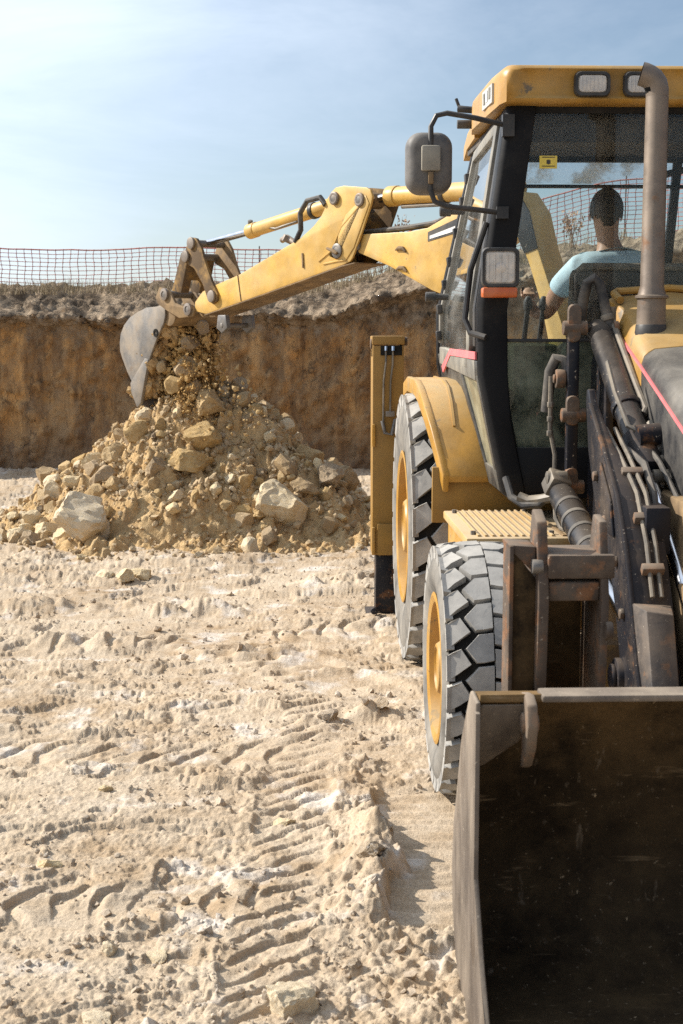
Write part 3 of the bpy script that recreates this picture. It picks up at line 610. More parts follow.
def on_heap(x, y): return float(np.maximum(heap_h(np.array(x), np.array(y)), ground_h(np.array(x), np.array(y))))
BIG = [  # x, y, radius, squash, seed, material, rotation, label
    (-0.475, 11.08, 0.185, (0.95, 0.9, 1.05), 31, 'rock_pale', (0.3, 0.5, 0.4), 'pale yellow angular boulder standing out at the right foot of the heap'),
    (-2.02, 10.98, 0.235, (1.2, 0.8, 0.68), 32, 'rock_pale', (0.1, 0.1, 0.2), 'largest pale boulder lying at the left front foot of the heap'),
    (-1.20, 11.42, 0.185, (1.25, 0.8, 0.62), 33, 'rock', (0.2, 0.0, 0.1), 'broad lumpy ochre boulder low on the middle of the heap front'),
    (-1.16, 11.62, 0.155, (1.15, 0.9, 0.9), 34, 'rock', (0.1, 0.2, 0.0), 'square sided brown boulder stacked above the broad lumpy one on the heap'),
    (-1.10, 11.80, 0.150, (1.15, 0.9, 0.85), 35, 'rock', (0.0, 0.3, 0.2), 'flat topped brown boulder just under the falling soil'),
    (-1.48, 11.36, 0.120, (1.0, 0.9, 0.9), 36, 'rock_grey', (0.4, 0.0, 0.7), 'greyish boulder left of the broad lumpy one on the heap'),
    (-0.10, 11.45, 0.130, (1.0, 0.9, 1.0), 37, 'rock_grey', (0.2, 0.8, 0.1), 'grey brown boulder right of the pale yellow angular one'),
    (-0.28, 11.25, 0.110, (1.1, 0.9, 0.8), 38, 'rock_grey', (0.0, 0.2, 0.3), 'low grey stone touching the right side of the pale angular boulder'),
    (-0.60, 11.05, 0.095, (1.3, 0.9, 0.6), 39, 'rock', (0.1, 0.1, 0.8), 'flat ochre stone under the left edge of the pale angular boulder'),
    (-2.55, 11.10, 0.115, (1.0, 0.9, 1.0), 40, 'rock_pale', (0.5, 0.0, 0.5), 'pale block at the far left end of the rubble'),
    (-2.38, 11.32, 0.110, (1.0, 0.9, 0.9), 41, 'rock_pale', (0.0, 0.4, 0.1), 'pale stone behind and left of the largest boulder'),
    (-1.30, 11.12, 0.070, (1.0, 0.9, 0.9), 42, 'rock_pale', (0.0, 0.0, 0.9), 'small bright stone in front of the heap centre'),
    (0.03, 11.75, 0.140, (1.0, 0.9, 1.0), 43, 'rock_grey', (0.6, 0.1, 0.2), 'dark weathered stone near the right end of the heap'),
    (-1.85, 11.75, 0.130, (1.2, 0.9, 0.9), 44, 'rock', (0.2, 0.6, 0.2), 'ochre boulder half buried in the left slope of the heap'),
]
taken = []
for (x, y, r, sq, sd, m_, rot, lab) in BIG:
    z = on_heap(x, y) if r < 0.09 else 0.0
    z = max(float(heap_h(np.array(x), np.array(y))), 0.0) + r * sq[2] * 0.45
    r *= 0.80 if sd > 32 else 0.98
    stone('boulder', rock_mesh(sd, 4, 13, 0.08, sq, 'boulder', m_), (x, y, z), r, rot, lab, 'boulder'); taken.append((x, y, r))
rnd = random.Random(11); cnt = 0; tries = 0
while cnt < 285 and tries < 6000:
    tries += 1
    a = rnd.uniform(0, 2 * math.pi); rr = abs(rnd.gauss(1.15, 0.42)); x = HC[0] + 1.15 * rr * math.cos(a); y = HC[1] + rr * math.sin(a)
    if rnd.random() < 0.22: x = rnd.uniform(-3.1, -1.9); y = rnd.uniform(10.95, 11.9)
    if rnd.random() < 0.42: x = rnd.uniform(-1.0, 0.45); y = rnd.uniform(11.0, 12.4)
    if y > HC[1] + 0.5 or rr > 2.1: continue
    r = min(0.13, max(0.028, rnd.lognormvariate(math.log(0.058), 0.42)))
    if any((x - q[0]) ** 2 + (y - q[1]) ** 2 < (0.62 * (r + q[2])) ** 2 for q in taken): continue
    taken.append((x, y, r)); z = on_heap(x, y) + r * 0.25; cnt += 1
    pk = rnd.randrange(len(POOL)); tone = ('ochre', 'cream', 'tan', 'grey brown')[pk % 4]
    size = 'small' if r < .045 else ('middling' if r < .068 else 'large'); hgt = 'low' if z < .30 else ('halfway up' if z < .70 else 'high')
    side = 'outlying rubble left of the heap' if x < -2.15 else ('left slope of the heap' if x < -1.55 else ('left front of the heap' if x < -1.1 else ('right front of the heap' if x < -.65 else ('right slope of the heap' if x < -.2 else 'right foot of the heap'))))
    back = 'near side' if y < 11.6 else ('middle row' if y < 12.1 else 'far side')
    stone('stone', POOL[pk], (x, y, z), r, (rnd.uniform(0, 6), rnd.uniform(0, 6), rnd.uniform(0, 6)), f'{size} {tone} stone {hgt}, {back}, {side}', 'stone', 'loose stones on the heap')
GROUND_ROCKS = [  # x, y, radius, squash, label
    (-0.205, 4.73, 0.050, (1.3, .9, .55), 'flat oval stone lying in the middle of the chevron tyre track'),
    (-0.857, 5.00, 0.035, (1.2, .9, .7), 'small brown stone alone on the soil above the crossing tyre track'),
    (-0.922, 4.32, 0.045, (1.2, .9, .6), 'pale low stone just above the crossing tyre track'),
    (-0.625, 3.67, 0.036, (1, .9, .9), 'small pointed pale stone below the crossing tyre track'),
    (-0.505, 3.68, 0.045, (1.3, .9, .6), 'rounded pale stone beside the small pointed one'),
    (-0.130, 3.38, 0.085, (1, .9, 1.0), 'big pale angular rock at the bottom of the picture'),
    (-0.610, 3.34, 0.055, (1.4, .9, .6), 'cream coloured stone at the bottom edge left of the big angular rock'),
    (-1.470, 9.48, 0.075, (1.2, .9, .7), 'ochre stone lying out on the flat ground before the heap'),
    (-1.345, 9.55, 0.085, (1, .9, .8), 'orange brown stone beside the ochre one on the flat ground'),
    (-1.62, 9.60, 0.065, (1.2, .9, .7), 'dull stone left of the ochre one on the flat ground'),
    (0.21, 9.5, 0.12, (1.5, .8, .5), 'flat broken clod between the heap and the rear wheel'),
    (0.03, 3.62, 0.035, (1, .9, .8), 'small clod near the bucket corner'),
    (0.13, 4.62, 0.075, (1, 1, .7), 'crumbly lump of soil beside the scraped strip'),
    (0.09, 4.30, 0.060, (1, 1, .7), 'smaller crumbly lump nearer the camera beside the scraped strip'),
    (-0.06, 6.02, 0.06, (1.1, .9, .7), 'dark clod at the head of the chevron tyre track'),
    (0.16, 6.14, 0.06, (1.6, .8, .6), 'long clod right of the head of the tyre track'),
    (-1.05, 10.35, 0.045, (1, .9, .8), 'small stone on the flat just before the heap centre'),
    (-1.93, 10.40, 0.05, (1, .9, .8), 'little rounded stone below the largest boulder'),
]
for i, (x, y, r, sq, lab) in enumerate(GROUND_ROCKS):
    r *= 0.62 if y < 7 else 0.8
    z = float(ground_h(np.array(x), np.array(y))) + r * sq[2] * 0.30
    stone('stone' if 'clod' not in lab and 'lump' not in lab else 'clod', rock_mesh(70 + i, 4, 12, 0.09, sq, 'stone', 'rock_pale' if 'pale' in lab or 'cream' in lab else ('ground' if 'lump' in lab or 'clod' in lab else 'rock_pale')),
          (x, y, z), r, (rnd.uniform(-.3, .3), rnd.uniform(-.3, .3), rnd.uniform(0, 6)), lab, 'stone' if 'clod' not in lab and 'lump' not in lab else 'clod')
# crumbs: too many to count
def crumbs(name, pts, mat, label, cat):
    """one mesh of many small angular crumbs; pts = (x, y, z, r)"""
    b = bmesh.new(); bmesh.ops.create_icosphere(b, subdivisions=1, radius=1.0); b.verts.ensure_lookup_table()
    V0 = np.array([v.co[:] for v in b.verts]); F0 = np.array([[v.index for v in f.verts] for f in b.faces]); b.free()
    rs = np.random.RandomState(5); P = np.array(pts); n = len(P)
    A = rs.normal(size=(n, 3, 3)); Q = np.linalg.qr(A)[0]
    sc = rs.uniform(0.55, 1.15, (n, 1, 3)); jit = rs.uniform(0.50, 1.30, (n, len(V0), 1))
    V = (V0[None] * jit * sc) @ Q.transpose(0, 2, 1) * P[:, 3][:, None, None] + P[:, None, :3]
    F = F0[None] + (np.arange(n) * len(V0))[:, None, None]
    me = bpy.data.meshes.new(name); me.from_pydata(V.reshape(-1, 3).tolist(), [], F.reshape(-1, 3).tolist())
    me.materials.append(MT[mat]); o = bpy.data.objects.new(name, me); COL.objects.link(o); return tag(o, label, cat, kind='stuff')
rs = np.random.RandomState(3)
n = 9000
yy = 2.5 + 13 * rs.beta(1.0, 2.2, n); xx = rs.uniform(-1, 1, n) * (0.27 * yy + 0.6) - 0.15
keep = ~((xx > 0.22) & (yy < 3.9)) & (fbm(xx * 1.3, yy * 1.3, 3, 500) > -0.12) & ~((xx > 0.16) & (xx < 0.5) & (yy > 3.85) & (yy < 5.1))
xx, yy = xx[keep], yy[keep]; rr = np.minimum(0.03, rs.lognormal(math.log(0.0062), 0.55, len(xx)))
crumbs('gravel', np.stack([xx, yy, ground_h(xx, yy) + rr * 0.3, rr], -1), 'ground', 'pale crumbs and grit strewn over the trodden soil', 'gravel')
n = 7000
aa = rs.uniform(0, 2 * math.pi, n); r_ = np.abs(rs.normal(1.05, 0.55, n)); xx = HC[0] + 1.15 * r_ * np.cos(aa); yy = HC[1] + r_ * np.sin(aa)
k2 = (yy < HC[1] + 0.4) & (r_ < 2.2); xx, yy = xx[k2], yy[k2]; rr = np.minimum(0.045, rs.lognormal(math.log(0.016), 0.5, len(xx)))
crumbs('rubble', np.stack([xx, yy, np.maximum(heap_h(xx, yy), ground_h(xx, yy)) + rr * 0.3, rr], -1), 'rock', 'small broken rubble covering the dirt heap', 'rubble')

# ================================================================== THE BACKHOE LOADER  (x to its left side, y to its rear, z up; 0 = under the front axle)
MO = (1.44, 5.20, 0.0); MR = R(2.0)
BH = empty('backhoe_loader', MO, MR)
tag(BH, 'yellow backhoe loader with black cab, its rear bucket emptying soil over the heap', 'backhoe loader')
def P(name, mb, mat, parent=None, bevel=0.004, **k): return mb.build(name, mat, parent if parent is not None else BH, bevel=bevel, **k)

# ---- wheels
def tyre_mesh(Rr, Wd, rim_r, nblk, hub_in=False):
    """carcass with rounded shoulders plus two rings of interlocking blocks, axis along x, outer face at x = 0"""
    m = MB(); w = Wd
    prof = [(rim_r, 0.045), (rim_r + 0.012, 0.018), (rim_r + 0.03, 0.012)]
    for t in np.linspace(0.1, 0.9, 5): prof.append((rim_r + 0.03 + (Rr - rim_r - 0.08) * t, 0.010 - 0.016 * math.sin(t * math.pi)))
    prof += [(Rr - 0.052, 0.014), (Rr - 0.046, 0.022), (Rr - 0.042, 0.07), (Rr - 0.040, w / 2)]
    full = prof + [(r, w - h) for r, h in prof[-2::-1]]
    m.lathe(full, (0, 0, 0), (1, 0, 0), 64)
    return m
def blocks_mesh(Rr, Wd, nblk, seed=0, depth=0.036):
    b = MB(); rnd = random.Random(seed); half = Wd / 2; pitch = 2 * math.pi / nblk
    sh = [(0.0, 0.02), (0.50, 0.52), (0.30, 0.98), (0.10, 0.84), (0.0, 0.76)]
    ce = [(0.39, 1.06), (0.63, 0.58), (0.80, 0.59), (1.0, 0.65), (1.0, 1.56), (0.68, 1.51)]
    sh = [(0.0, 0.02), (0.26, 0.27), (0.54, 0.56), (0.32, 1.07), (0.13, 0.96), (0.0, 0.88)]
    def surf(u, v, lift):
        x = u * half
        drop = 0.014 * (1 - u) ** 2 + (0.012 if u < 0.02 else 0)
        r = Rr - drop + lift; return x, r, v
    for side in (0, 1):
        for k in range(nblk):
            off = k * pitch + side * 0.5 * pitch
            for poly in (sh, ce):
                cu = sum(p[0] for p in poly) / len(poly); cv = sum(p[1] for p in poly) / len(poly)
                rows = []
                for lift, shr in ((-depth - 0.012, 0.99), (-0.005, 0.945), (0.0, 0.905)):
                    lp = []
                    for (uu, vv) in poly:
                        u2 = cu + (uu - cu) * shr if not (uu == 1.0) else 0.985
                        v2 = cv + (vv - cv) * shr
                        x, r, v = surf(max(u2, 0.0), v2, lift + rnd.uniform(-.0012, .0012)); ang = off - v * pitch
                        if side: x = Wd - x
                        lp.append((x + (0.004 if u2 < 0.03 and not side else 0), -r * math.sin(ang + 0.0), r * math.cos(ang)))
                    rows.append(lp)
                b.loft(rows)
                # shoulder flank of the outer block, carried down the sidewall
                if poly is sh:
                    fl = []
                    for rad, xx in ((Rr - 0.016, 0.002), (Rr - 0.075, 0.010)):
                        for vv in (0.05, 0.86):
                            a = off - vv * pitch; fl.append((xx if not side else Wd - xx, -rad * math.sin(a), rad * math.cos(a)))
                    x2 = 0.03 if not side else Wd - 0.03
                    q = [fl[0], fl[1], fl[3], fl[2]]
                    b.loft([q, [(x2, p[1] * 0.985, p[2] * 0.985) for p in q]])
    return b
def make_wheel(name, x, y, Rr, Wd, rim_r, nblk, mirror, steer=0.0):
    root_m = MB(); D = Wd * 0.5
    # rim: flange, well, dished disc
    root_m.lathe([(rim_r + 0.012, 0.016), (rim_r + 0.020, 0.004), (rim_r + 0.006, 0.0), (rim_r - 0.018, 0.008), (rim_r - 0.030, 0.05), (rim_r - 0.036, D * 0.50), (rim_r * 0.74, D * 0.62), (rim_r * 0.52, D * 0.50), (0.02, D * 0.50)], (0, 0, 0), (1, 0, 0), 48)
    w = P(name, root_m, 'yellow', bevel=0)
    P('tyre', tyre_mesh(Rr, Wd, rim_r, nblk), 'rubber', w, bevel=0, angle=40)
    P('tread', blocks_mesh(Rr, Wd, nblk, int(Rr * 100)), 'tread_rubber', w, bevel=0, angle=25)
    g = MB(); g.lathe([(Rr - 0.044, 0.012), (Rr - 0.034, 0.04), (Rr - 0.030, D), (Rr - 0.034, Wd - 0.04), (Rr - 0.044, Wd - 0.012)], (0, 0, 0), (1, 0, 0), 64); P('tread_base', g, 'groove', w, bevel=0)
    h = MB(); h.lathe([(rim_r * 0.40, D * 0.50), (rim_r * 0.42, 0.045), (rim_r * 0.34, 0.012), (rim_r * 0.30, 0.010), (rim_r * 0.28, 0.018), (0.0, 0.014)], (0, 0, 0), (1, 0, 0), 32); P('hub', h, 'yellow', w, bevel=0)
    for k in range(8):
        a = k * math.pi / 4 + 0.2; nb = MB(); r0 = rim_r * 0.60; c = Vector((D * 0.46, r0 * math.cos(a), r0 * math.sin(a)))
        nb.cyl(c, c + Vector((-0.022, 0, 0)), 0.014, 6); P('wheel_nut', nb, 'yellow', w, bevel=0)
    w.location = (x, y, Rr - 0.02); w.rotation_euler = (0.37 * y, 0, steer if not mirror else math.pi + steer)
    return w
make_wheel('front_wheel', -1.10, 0.0, 0.47, 0.33, 0.262, 26, False, R(0.0))
make_wheel('front_wheel', 1.10, 0.0, 0.47, 0.33, 0.262, 26, True, R(0.0))
make_wheel('rear_wheel', -1.055, 2.15, 0.70, 0.44, 0.375, 26, False)
make_wheel('rear_wheel', 1.055, 2.15, 0.70, 0.44, 0.375, 26, True)

# ---- chassis
m = MB(); m.box((-0.34, -0.9, 0.42), (0.34, 3.1, 0.86)); m.box((-0.60, 1.42, 0.50), (0.60, 3.05, 1.0)); m.box((-0.30, -0.95, 0.5), (0.30, -0.2, 1.10))
P('chassis', m, 'brown_steel', bevel=0.01)
m = MB(); m.loft([[(x, -0.10 * s, 0.45 - 0.10 * s), (x, 0.10 * s, 0.45 - 0.10 * s), (x, 0.10 * s, 0.45 + 0.10 * s), (x, -0.10 * s, 0.45 + 0.10 * s)] for x, s in ((-0.95, .6), (-0.6, 1), (0, 1.3), (0.6, 1), (0.95, .6))]); P('front_axle', m, 'yellow_dirty', bevel=0.01)
m = MB(); m.cyl((-0.9, 2.15, 0.68), (0.9, 2.15, 0.68), 0.15); P('rear_axle', m, 'yellow_dirty', bevel=0.01)
for a, b_ in ((-0.97, -0.36), (0.36, 0.97)):
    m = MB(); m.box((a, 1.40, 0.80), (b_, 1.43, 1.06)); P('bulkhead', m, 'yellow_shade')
for sx in (-1, 1):
    a, b_ = (-0.925, -0.36) if sx < 0 else (0.36, 0.925)
    m = MB(); m.px([(0.50, 0.48), (1.32, 0.48), (1.32, 0.852), (0.50, 0.852)], a + .02, b_ - .02); tank = P('side_tank', m, 'yellow', bevel=0.02)
    m = MB(); m.px([(0.455, 0.83), (1.33, 0.83), (1.33, 0.866), (0.455, 0.866)], a, b_); sp = P('step_plate', m, 'step', bevel=0.006)
    for k in range(11):
        xx = a + 0.05 + k * 0.030; m = MB(); m.box((xx, 0.50, 0.8655), (xx + 0.011, 1.30, 0.874)); P('tread_bar', m, 'step', sp, bevel=0.002)
    m = MB(); m.px([(0.50, 0.862), (1.30, 0.862), (1.30, 0.872), (0.50, 0.872)], a + 0.395, a + 0.41); P('seam', m, 'brown_steel', sp, bevel=0.001)
    for (yy_, xx) in ((0.56, a + .04), (1.24, a + .04), (0.56, a + .36), (1.24, a + .36)):
        m = MB(); m.cyl((xx, yy_, 0.866), (xx, yy_, 0.882), 0.011, 6); P('bolt', m, 'pin', sp, bevel=0)

# ---- rear fenders
for s in (-1, 1):
    prof_o = [(1.36, 1.02), (1.40, 1.10), (1.50, 1.24), (1.64, 1.35), (1.80, 1.415), (2.00, 1.440), (2.45, 1.440), (2.70, 1.40), (2.90, 1.26)]
    prof_i = [(y + 0.012, z - 0.030) for y, z in prof_o]
    x0, x1 = (-0.99, -0.60) if s < 0 else (0.60, 0.99)
    fx = lambda z, x: x + (s * -1) * (0.085 * (1 - min(1, max(0, (z - 1.0) / 0.40)))) if x in (-0.99, 0.99) else x
    m = MB(); m.loft([[(fx(z, x0), y, z), (fx(z, x1), y, z), (fx(z, x1), yi, zi), (fx(z, x0), yi, zi)] for (y, z), (yi, zi) in zip(prof_o, prof_i)])
    f = P('rear_fender', m, 'yellow', bevel=0.006, angle=40)
    m = MB(); xo = x0 if s < 0 else x1
    m.loft([[(fx(z, xo) - 0.016, y - 0.002, z + 0.004), (fx(z, xo) + 0.016, y - 0.002, z + 0.004), (fx(z, xo) + 0.012, yi, zi - 0.045), (fx(z, xo) - 0.016, yi, zi - 0.045)] for (y, z), (yi, zi) in zip(prof_o, prof_i)])
    P('fender_lip', m, 'yellow', f, bevel=0.006, angle=40)
    m = MB(); xr = s * 0.86
    m.loft([[(xr - 0.006, y - .004, z + .007), (xr + 0.006, y - .004, z + .007), (xr + 0.006, yi, zi + .02), (xr - 0.006, yi, zi + .02)] for (y, z), (yi, zi) in list(zip(prof_o, prof_i))[2:7]])
    P('fender_rib', m, 'yellow', f, bevel=0)
    m = MB(); m.box((min(s * .6, s * .64), 1.40, 0.95), (max(s * .6, s * .64), 2.9, 1.30)); P('fender_wall', m, 'yellow', f)

# ---- cab shell
YF, YR = 1.0, 2.80
ZB, ZM, ZT = 0.985, 1.60, 2.66                 # floor, belt, eaves
def hw(z, rear=False):
    pts = [(0.95, 0.70), (1.12, 0.735), (1.50, 0.815), (1.78, 0.820), (2.66, 0.705 if not rear else 0.63)]
    return float(np.interp(z, [p[0] for p in pts], [p[1] for p in pts]))
def side_pt(z, y, s, out=0.0):
    t = (y - YF) / (YR - YF); x = hw(z) * (1 - t) + (hw(z, True) + 0.0) * t
    return Vector((s * (x + out), y, z))
def strip(m, zs, yfun, w, s, th=0.05, out=0.0):
    """a post or rail on the cab side, following its kink; yfun(z) = front edge"""
    m.loft([[side_pt(z, yfun(z), s, out), side_pt(z, yfun(z) + w, s, out), side_pt(z, yfun(z) + w, s, out - th), side_pt(z, yfun(z), s, out - th)] for z in zs])
ZS = [0.985, 1.12, 1.30, 1.50, 1.78, 2.1, 2.4, 2.66]
cabm = MB()
for s in (-1, 1):
    # front corner post: broad black face to the front
    cabm.loft([[(s * hw(z), YF, z), (s * (hw(z) - 0.02), YF - 0.02, z), (s * (hw(z) - (0.125 if z > 1.3 else 0.10)), YF - 0.02, z), (s * (hw(z) - 0.13), YF + 0.06, z), (s * (hw(z) - 0.0), YF + 0.09, z)] for z in ZS])
    strip(cabm, [1.30, 1.5, 1.78, 2.1, 2.4, 2.66], lambda z: YR - 0.10, 0.10, s, 0.08)
    cabm.loft([[side_pt(z, y, s), side_pt(z - 0.06, y, s), side_pt(z - 0.06, y, s, -0.06), side_pt(z, y, s, -0.06)] for z, y in ((2.66, YF), (2.66, YR))])
for (z0, z1) in ((0.985, 1.185),):
    cabm.loft([[(-hw(z) + .01, YF - 0.008, z), (hw(z) - .01, YF - 0.008, z), (hw(z) - .01, YF + 0.03, z), (-hw(z) + .01, YF + 0.03, z)] for z in (z0, z1)])
cabm.box((-0.70, YF, 2.60), (0.70, YF + 0.08, 2.665)); cabm.box((-0.68, YF, 0.96), (0.68, YR, 1.0))
cabm.box((-0.62, YR - 0.05, 2.60), (0.62, YR, 2.66)); cabm.box((-0.62, YR - 0.05, 2.462), (0.62, YR, 2.480)); cabm.box((-0.78, YR - 0.06, 1.0), (0.78, YR - 0.01, 1.45))
cab = P('cab', cabm, 'cab', bevel=0.008)
for s in (-1, 1):
    # door: dusty aluminium-grey frame set just proud of the shell, its own glass, dark rubber
    m = MB()
    strip(m, [1.52, 1.62, 1.78, 2.1, 2.4, 2.60], lambda z: YF + 0.26 + (0.10 if z < 1.6 else 0) , 0.10, s, 0.05, 0.008)
    strip(m, [1.62, 1.78, 2.1, 2.4, 2.60], lambda z: 2.42 + 0.10 * (2.6 - z), 0.06, s, 0.05, 0.008)
    m.loft([[side_pt(z, y, s, .007), side_pt(z - 0.06, y, s, .007), side_pt(z - 0.06, y, s, -.04), side_pt(z, y, s, -.04)] for z, y in ((2.62, YF + .26), (2.62, 2.48))])
    m.loft([[side_pt(z, y, s, .007), side_pt(z - 0.09, y, s, .007), side_pt(z - 0.09, y, s, -.04), side_pt(z, y, s, -.04)] for z, y in ((1.56, YF + .10), (1.60, 2.55))])
    P('door_frame', m, 'cab_dusty', cab, bevel=0.006)
    m = MB(); m.loft([[side_pt(z, YF + .33, s, -.012), side_pt(z, 2.46, s, -.012), side_pt(z, 2.46, s, -.018), side_pt(z, YF + .33, s, -.018)] for z in (1.56, 1.78, 2.1, 2.58)]); P('door_window', m, 'glass_side', cab, bevel=0)
    m = MB(); m.loft([[side_pt(z, 2.50, s, -.012), side_pt(z, YR - .06, s, -.012), side_pt(z, YR - .06, s, -.018), side_pt(z, 2.50, s, -.018)] for z in (1.50, 1.78, 2.1, 2.60)]); P('rear_side_window', m, 'glass_side', cab, bevel=0)
    for z, y in ((2.48, 2.48), (2.36, 2.49), (2.20, 2.50), (2.05, 2.51), (1.93, 2.52), (1.80, 2.52), (1.66, 2.53)):
        m = MB(); p = side_pt(z, y, s, 0.025); m.cbox(p - Vector((s * .012, 0, 0)), (0.026, 0.06, 0.05), (0, R(6) * s, 0)); P('hinge', m, 'plastic', cab, bevel=0.006)
    for z, y, l in ((2.30, 2.35, 0.13), (1.86, 2.30, 0.12)):
        m = MB(); p = side_pt(z, y, s, 0.0); m.cyl(p, p + Vector((s * l, 0, 0)), 0.017); m.cyl(p + Vector((s * l * .55, 0, 0)), p + Vector((s * l, 0, 0)), 0.026); P('door_stop', m, 'plastic', cab, bevel=0.004)
    # lower quarter: dusty window with its frame, and the solid lower shell
    def quad(y0, y1, z0, z1, o): return [side_pt(z0, y0, s, o), side_pt(z0, y1, s, o), side_pt(z1, y1, s, o), side_pt(z1, y0, s, o)]
    m = MB(); m.loft([quad(YF + .02, 1.70, 1.49, 1.56, 0.004), quad(YF + .02, 1.70, 1.49, 1.56, -0.03)]); m.loft([quad(YF + .02, 1.55, 0.99, 1.085, 0.004), quad(YF + .02, 1.55, 0.99, 1.085, -0.03)])
    m.loft([quad(YF + .02, YF + .085, 1.08, 1.495, 0.004), quad(YF + .02, YF + .085, 1.08, 1.495, -0.03)])
    m.loft([[side_pt(1.08, 1.36, s, .004), side_pt(1.08, 1.46, s, .004), side_pt(1.495, 1.72, s, .004), side_pt(1.495, 1.62, s, .004)], [side_pt(1.08, 1.36, s, -.03), side_pt(1.08, 1.46, s, -.03), side_pt(1.495, 1.72, s, -.03), side_pt(1.495, 1.62, s, -.03)]])
    P('quarter_frame', m, 'trim', cab, bevel=0.006)
    m = MB(); m.loft([[side_pt(1.08, YF + .08, s, -.008), side_pt(1.08, 1.40, s, -.008), side_pt(1.5, 1.66, s, -.008), side_pt(1.5, YF + .08, s, -.008)], [side_pt(1.08, YF + .08, s, -.014), side_pt(1.08, 1.40, s, -.014), side_pt(1.5, 1.66, s, -.014), side_pt(1.5, YF + .08, s, -.014)]]); P('quarter_window', m, 'glass_dusty', cab, bevel=0)
    m = MB(); m.loft([quad(YF + .02, 2.0, 1.565, 1.598, 0.012), quad(YF + .02, 2.0, 1.565, 1.598, 0.004)]); m.loft([[side_pt(1.565, 2.0, s, .012), side_pt(1.598, 2.0, s, .012), side_pt(1.50, 2.4, s, .012), side_pt(1.467, 2.4, s, .012)], [side_pt(1.565, 2.0, s, .003), side_pt(1.598, 2.0, s, .003), side_pt(1.50, 2.4, s, .003), side_pt(1.467, 2.4, s, .003)]])
    P('stripe', m, 'pink', cab, bevel=0)
    m = MB(); m.loft([quad(1.60, YR, 1.30, 1.56, 0.0), quad(1.60, YR, 1.30, 1.56, -0.04)]); P('lower_panel', m, 'trim', cab, bevel=0.005)
    m = MB(); m.tube([side_pt(2.15, YF + .04, s, .012), side_pt(1.95, YF + .05, s, .05), side_pt(1.74, YF + .05, s, .05), side_pt(1.68, YF + .02, s, .03), side_pt(1.66, YF - .03, s, -.03)], 0.014); P('grab_rail', m, 'plastic', cab, bevel=0)
    m = MB(); strip(m, [1.62, 1.78, 2.1, 2.4, 2.6], lambda z: YF + 0.155, 0.07, s, 0.02, -0.005); P('door_seal', m, 'plastic', cab, bevel=0.003)
# front glass: tall upper pane, dirty lower pane with painted-in reflections
m = MB(); m.loft([[(-hw(z) + .11, YF + .005, z), (hw(z) - .11, YF + .005, z), (hw(z) - .11, YF + .011, z), (-hw(z) + .11, YF + .011, z)] for z in (1.655, 1.78, 2.1, 2.61)]); P('windscreen', m, 'glass', cab, bevel=0)
m = MB(); m.loft([[(-hw(z) + .09, YF + .005, z), (hw(z) - .09, YF + .005, z), (hw(z) - .09, YF + .011, z), (-hw(z) + .09, YF + .011, z)] for z in (1.18, 1.5, 1.64)]); P('lower_windscreen', m, 'glass_green', cab, bevel=0)
m = MB(); m.box((-0.71, YF + .002, 1.640), (0.71, YF + .016, 1.654)); P('glazing_bar', m, 'plastic', cab, bevel=0.002)
m = MB(); m.box((-0.60, YF + .10, 2.497), (0.60, YF + .116, 2.61)); P('sun_visor', m, 'inside', cab, bevel=0.004)
m = MB(); m.box((-0.565, YF - .003, 2.372), (-0.49, YF + .003, 2.425)); st = P('sticker', m, 'decal_yellow', cab, bevel=0)
m = MB(); m.prism([(-0.527 + 0.012 * math.cos(a) * (1 if k % 2 else .7), YF - .0045, 2.399 + 0.010 * math.sin(a)) for k, a in enumerate(np.linspace(0, 6.28, 9)[:-1])], (0, .001, 0)); P('sticker_mark', m, 'decal_black', cab, bevel=0)
for z_ in (2.380, 2.417):
    m = MB(); m.box((-0.555, YF - .0046, z_), (-0.50, YF - .0036, z_ + .0035)); P('sticker_line', m, 'decal_black', cab, bevel=0)
m = MB(); m.box((-0.60, YR - .03, 1.45), (0.60, YR - .024, 2.46)); P('rear_window', m, 'glass', cab, bevel=0)
m = MB(); m.box((-0.60, YR - .03, 2.485), (0.60, YR - .024, 2.61)); P('upper_rear_window', m, 'glass_bright', cab, bevel=0)
m = MB(); m.loft([[(0.415, YR - .10, 1.95), (0.462, YR - .10, 1.95), (0.462, YR - .06, 1.95), (0.415, YR - .06, 1.95)], [(0.465, YR - .10, 2.6), (0.512, YR - .10, 2.6), (0.512, YR - .06, 2.6), (0.465, YR - .06, 2.6)]]); m.tube([(0.33, YR - .1, 2.44), (0.42, YR - .11, 2.53), (0.55, YR - .1, 2.56)], 0.02); P('rear_post', m, 'plastic', cab, bevel=0.006)
m = MB(); m.box((-0.66, YF + .03, 2.625), (0.66, YR - .06, 2.66)); P('headlining', m, 'inside', cab)
m = MB(); m.px([(1.03, 1.0), (1.16, 1.0), (1.16, 1.93), (1.10, 1.955), (1.03, 1.94)], -0.40, 0.46); m.box((-0.66, 1.0, 1.0), (0.66, 2.75, 1.04)); P('dashboard', m, 'inside', cab, bevel=0.015)
m = MB(); m.tube([(-0.40, 1.10, 1.70), (-0.395, 1.06, 1.93), (-0.36, 1.05, 1.962), (0.45, 1.05, 1.962)], 0.018); P('cowl_rail', m, 'pipe', cab, bevel=0)
for z in (1.90, 1.945):
    m = MB(); m.tube([(-0.20, 1.78, z - 0.03), (-0.16, 1.79, z), (0.30, 1.80, z + 0.005)], 0.009); P('seat_piping', m, 'pipe', cab, bevel=0)

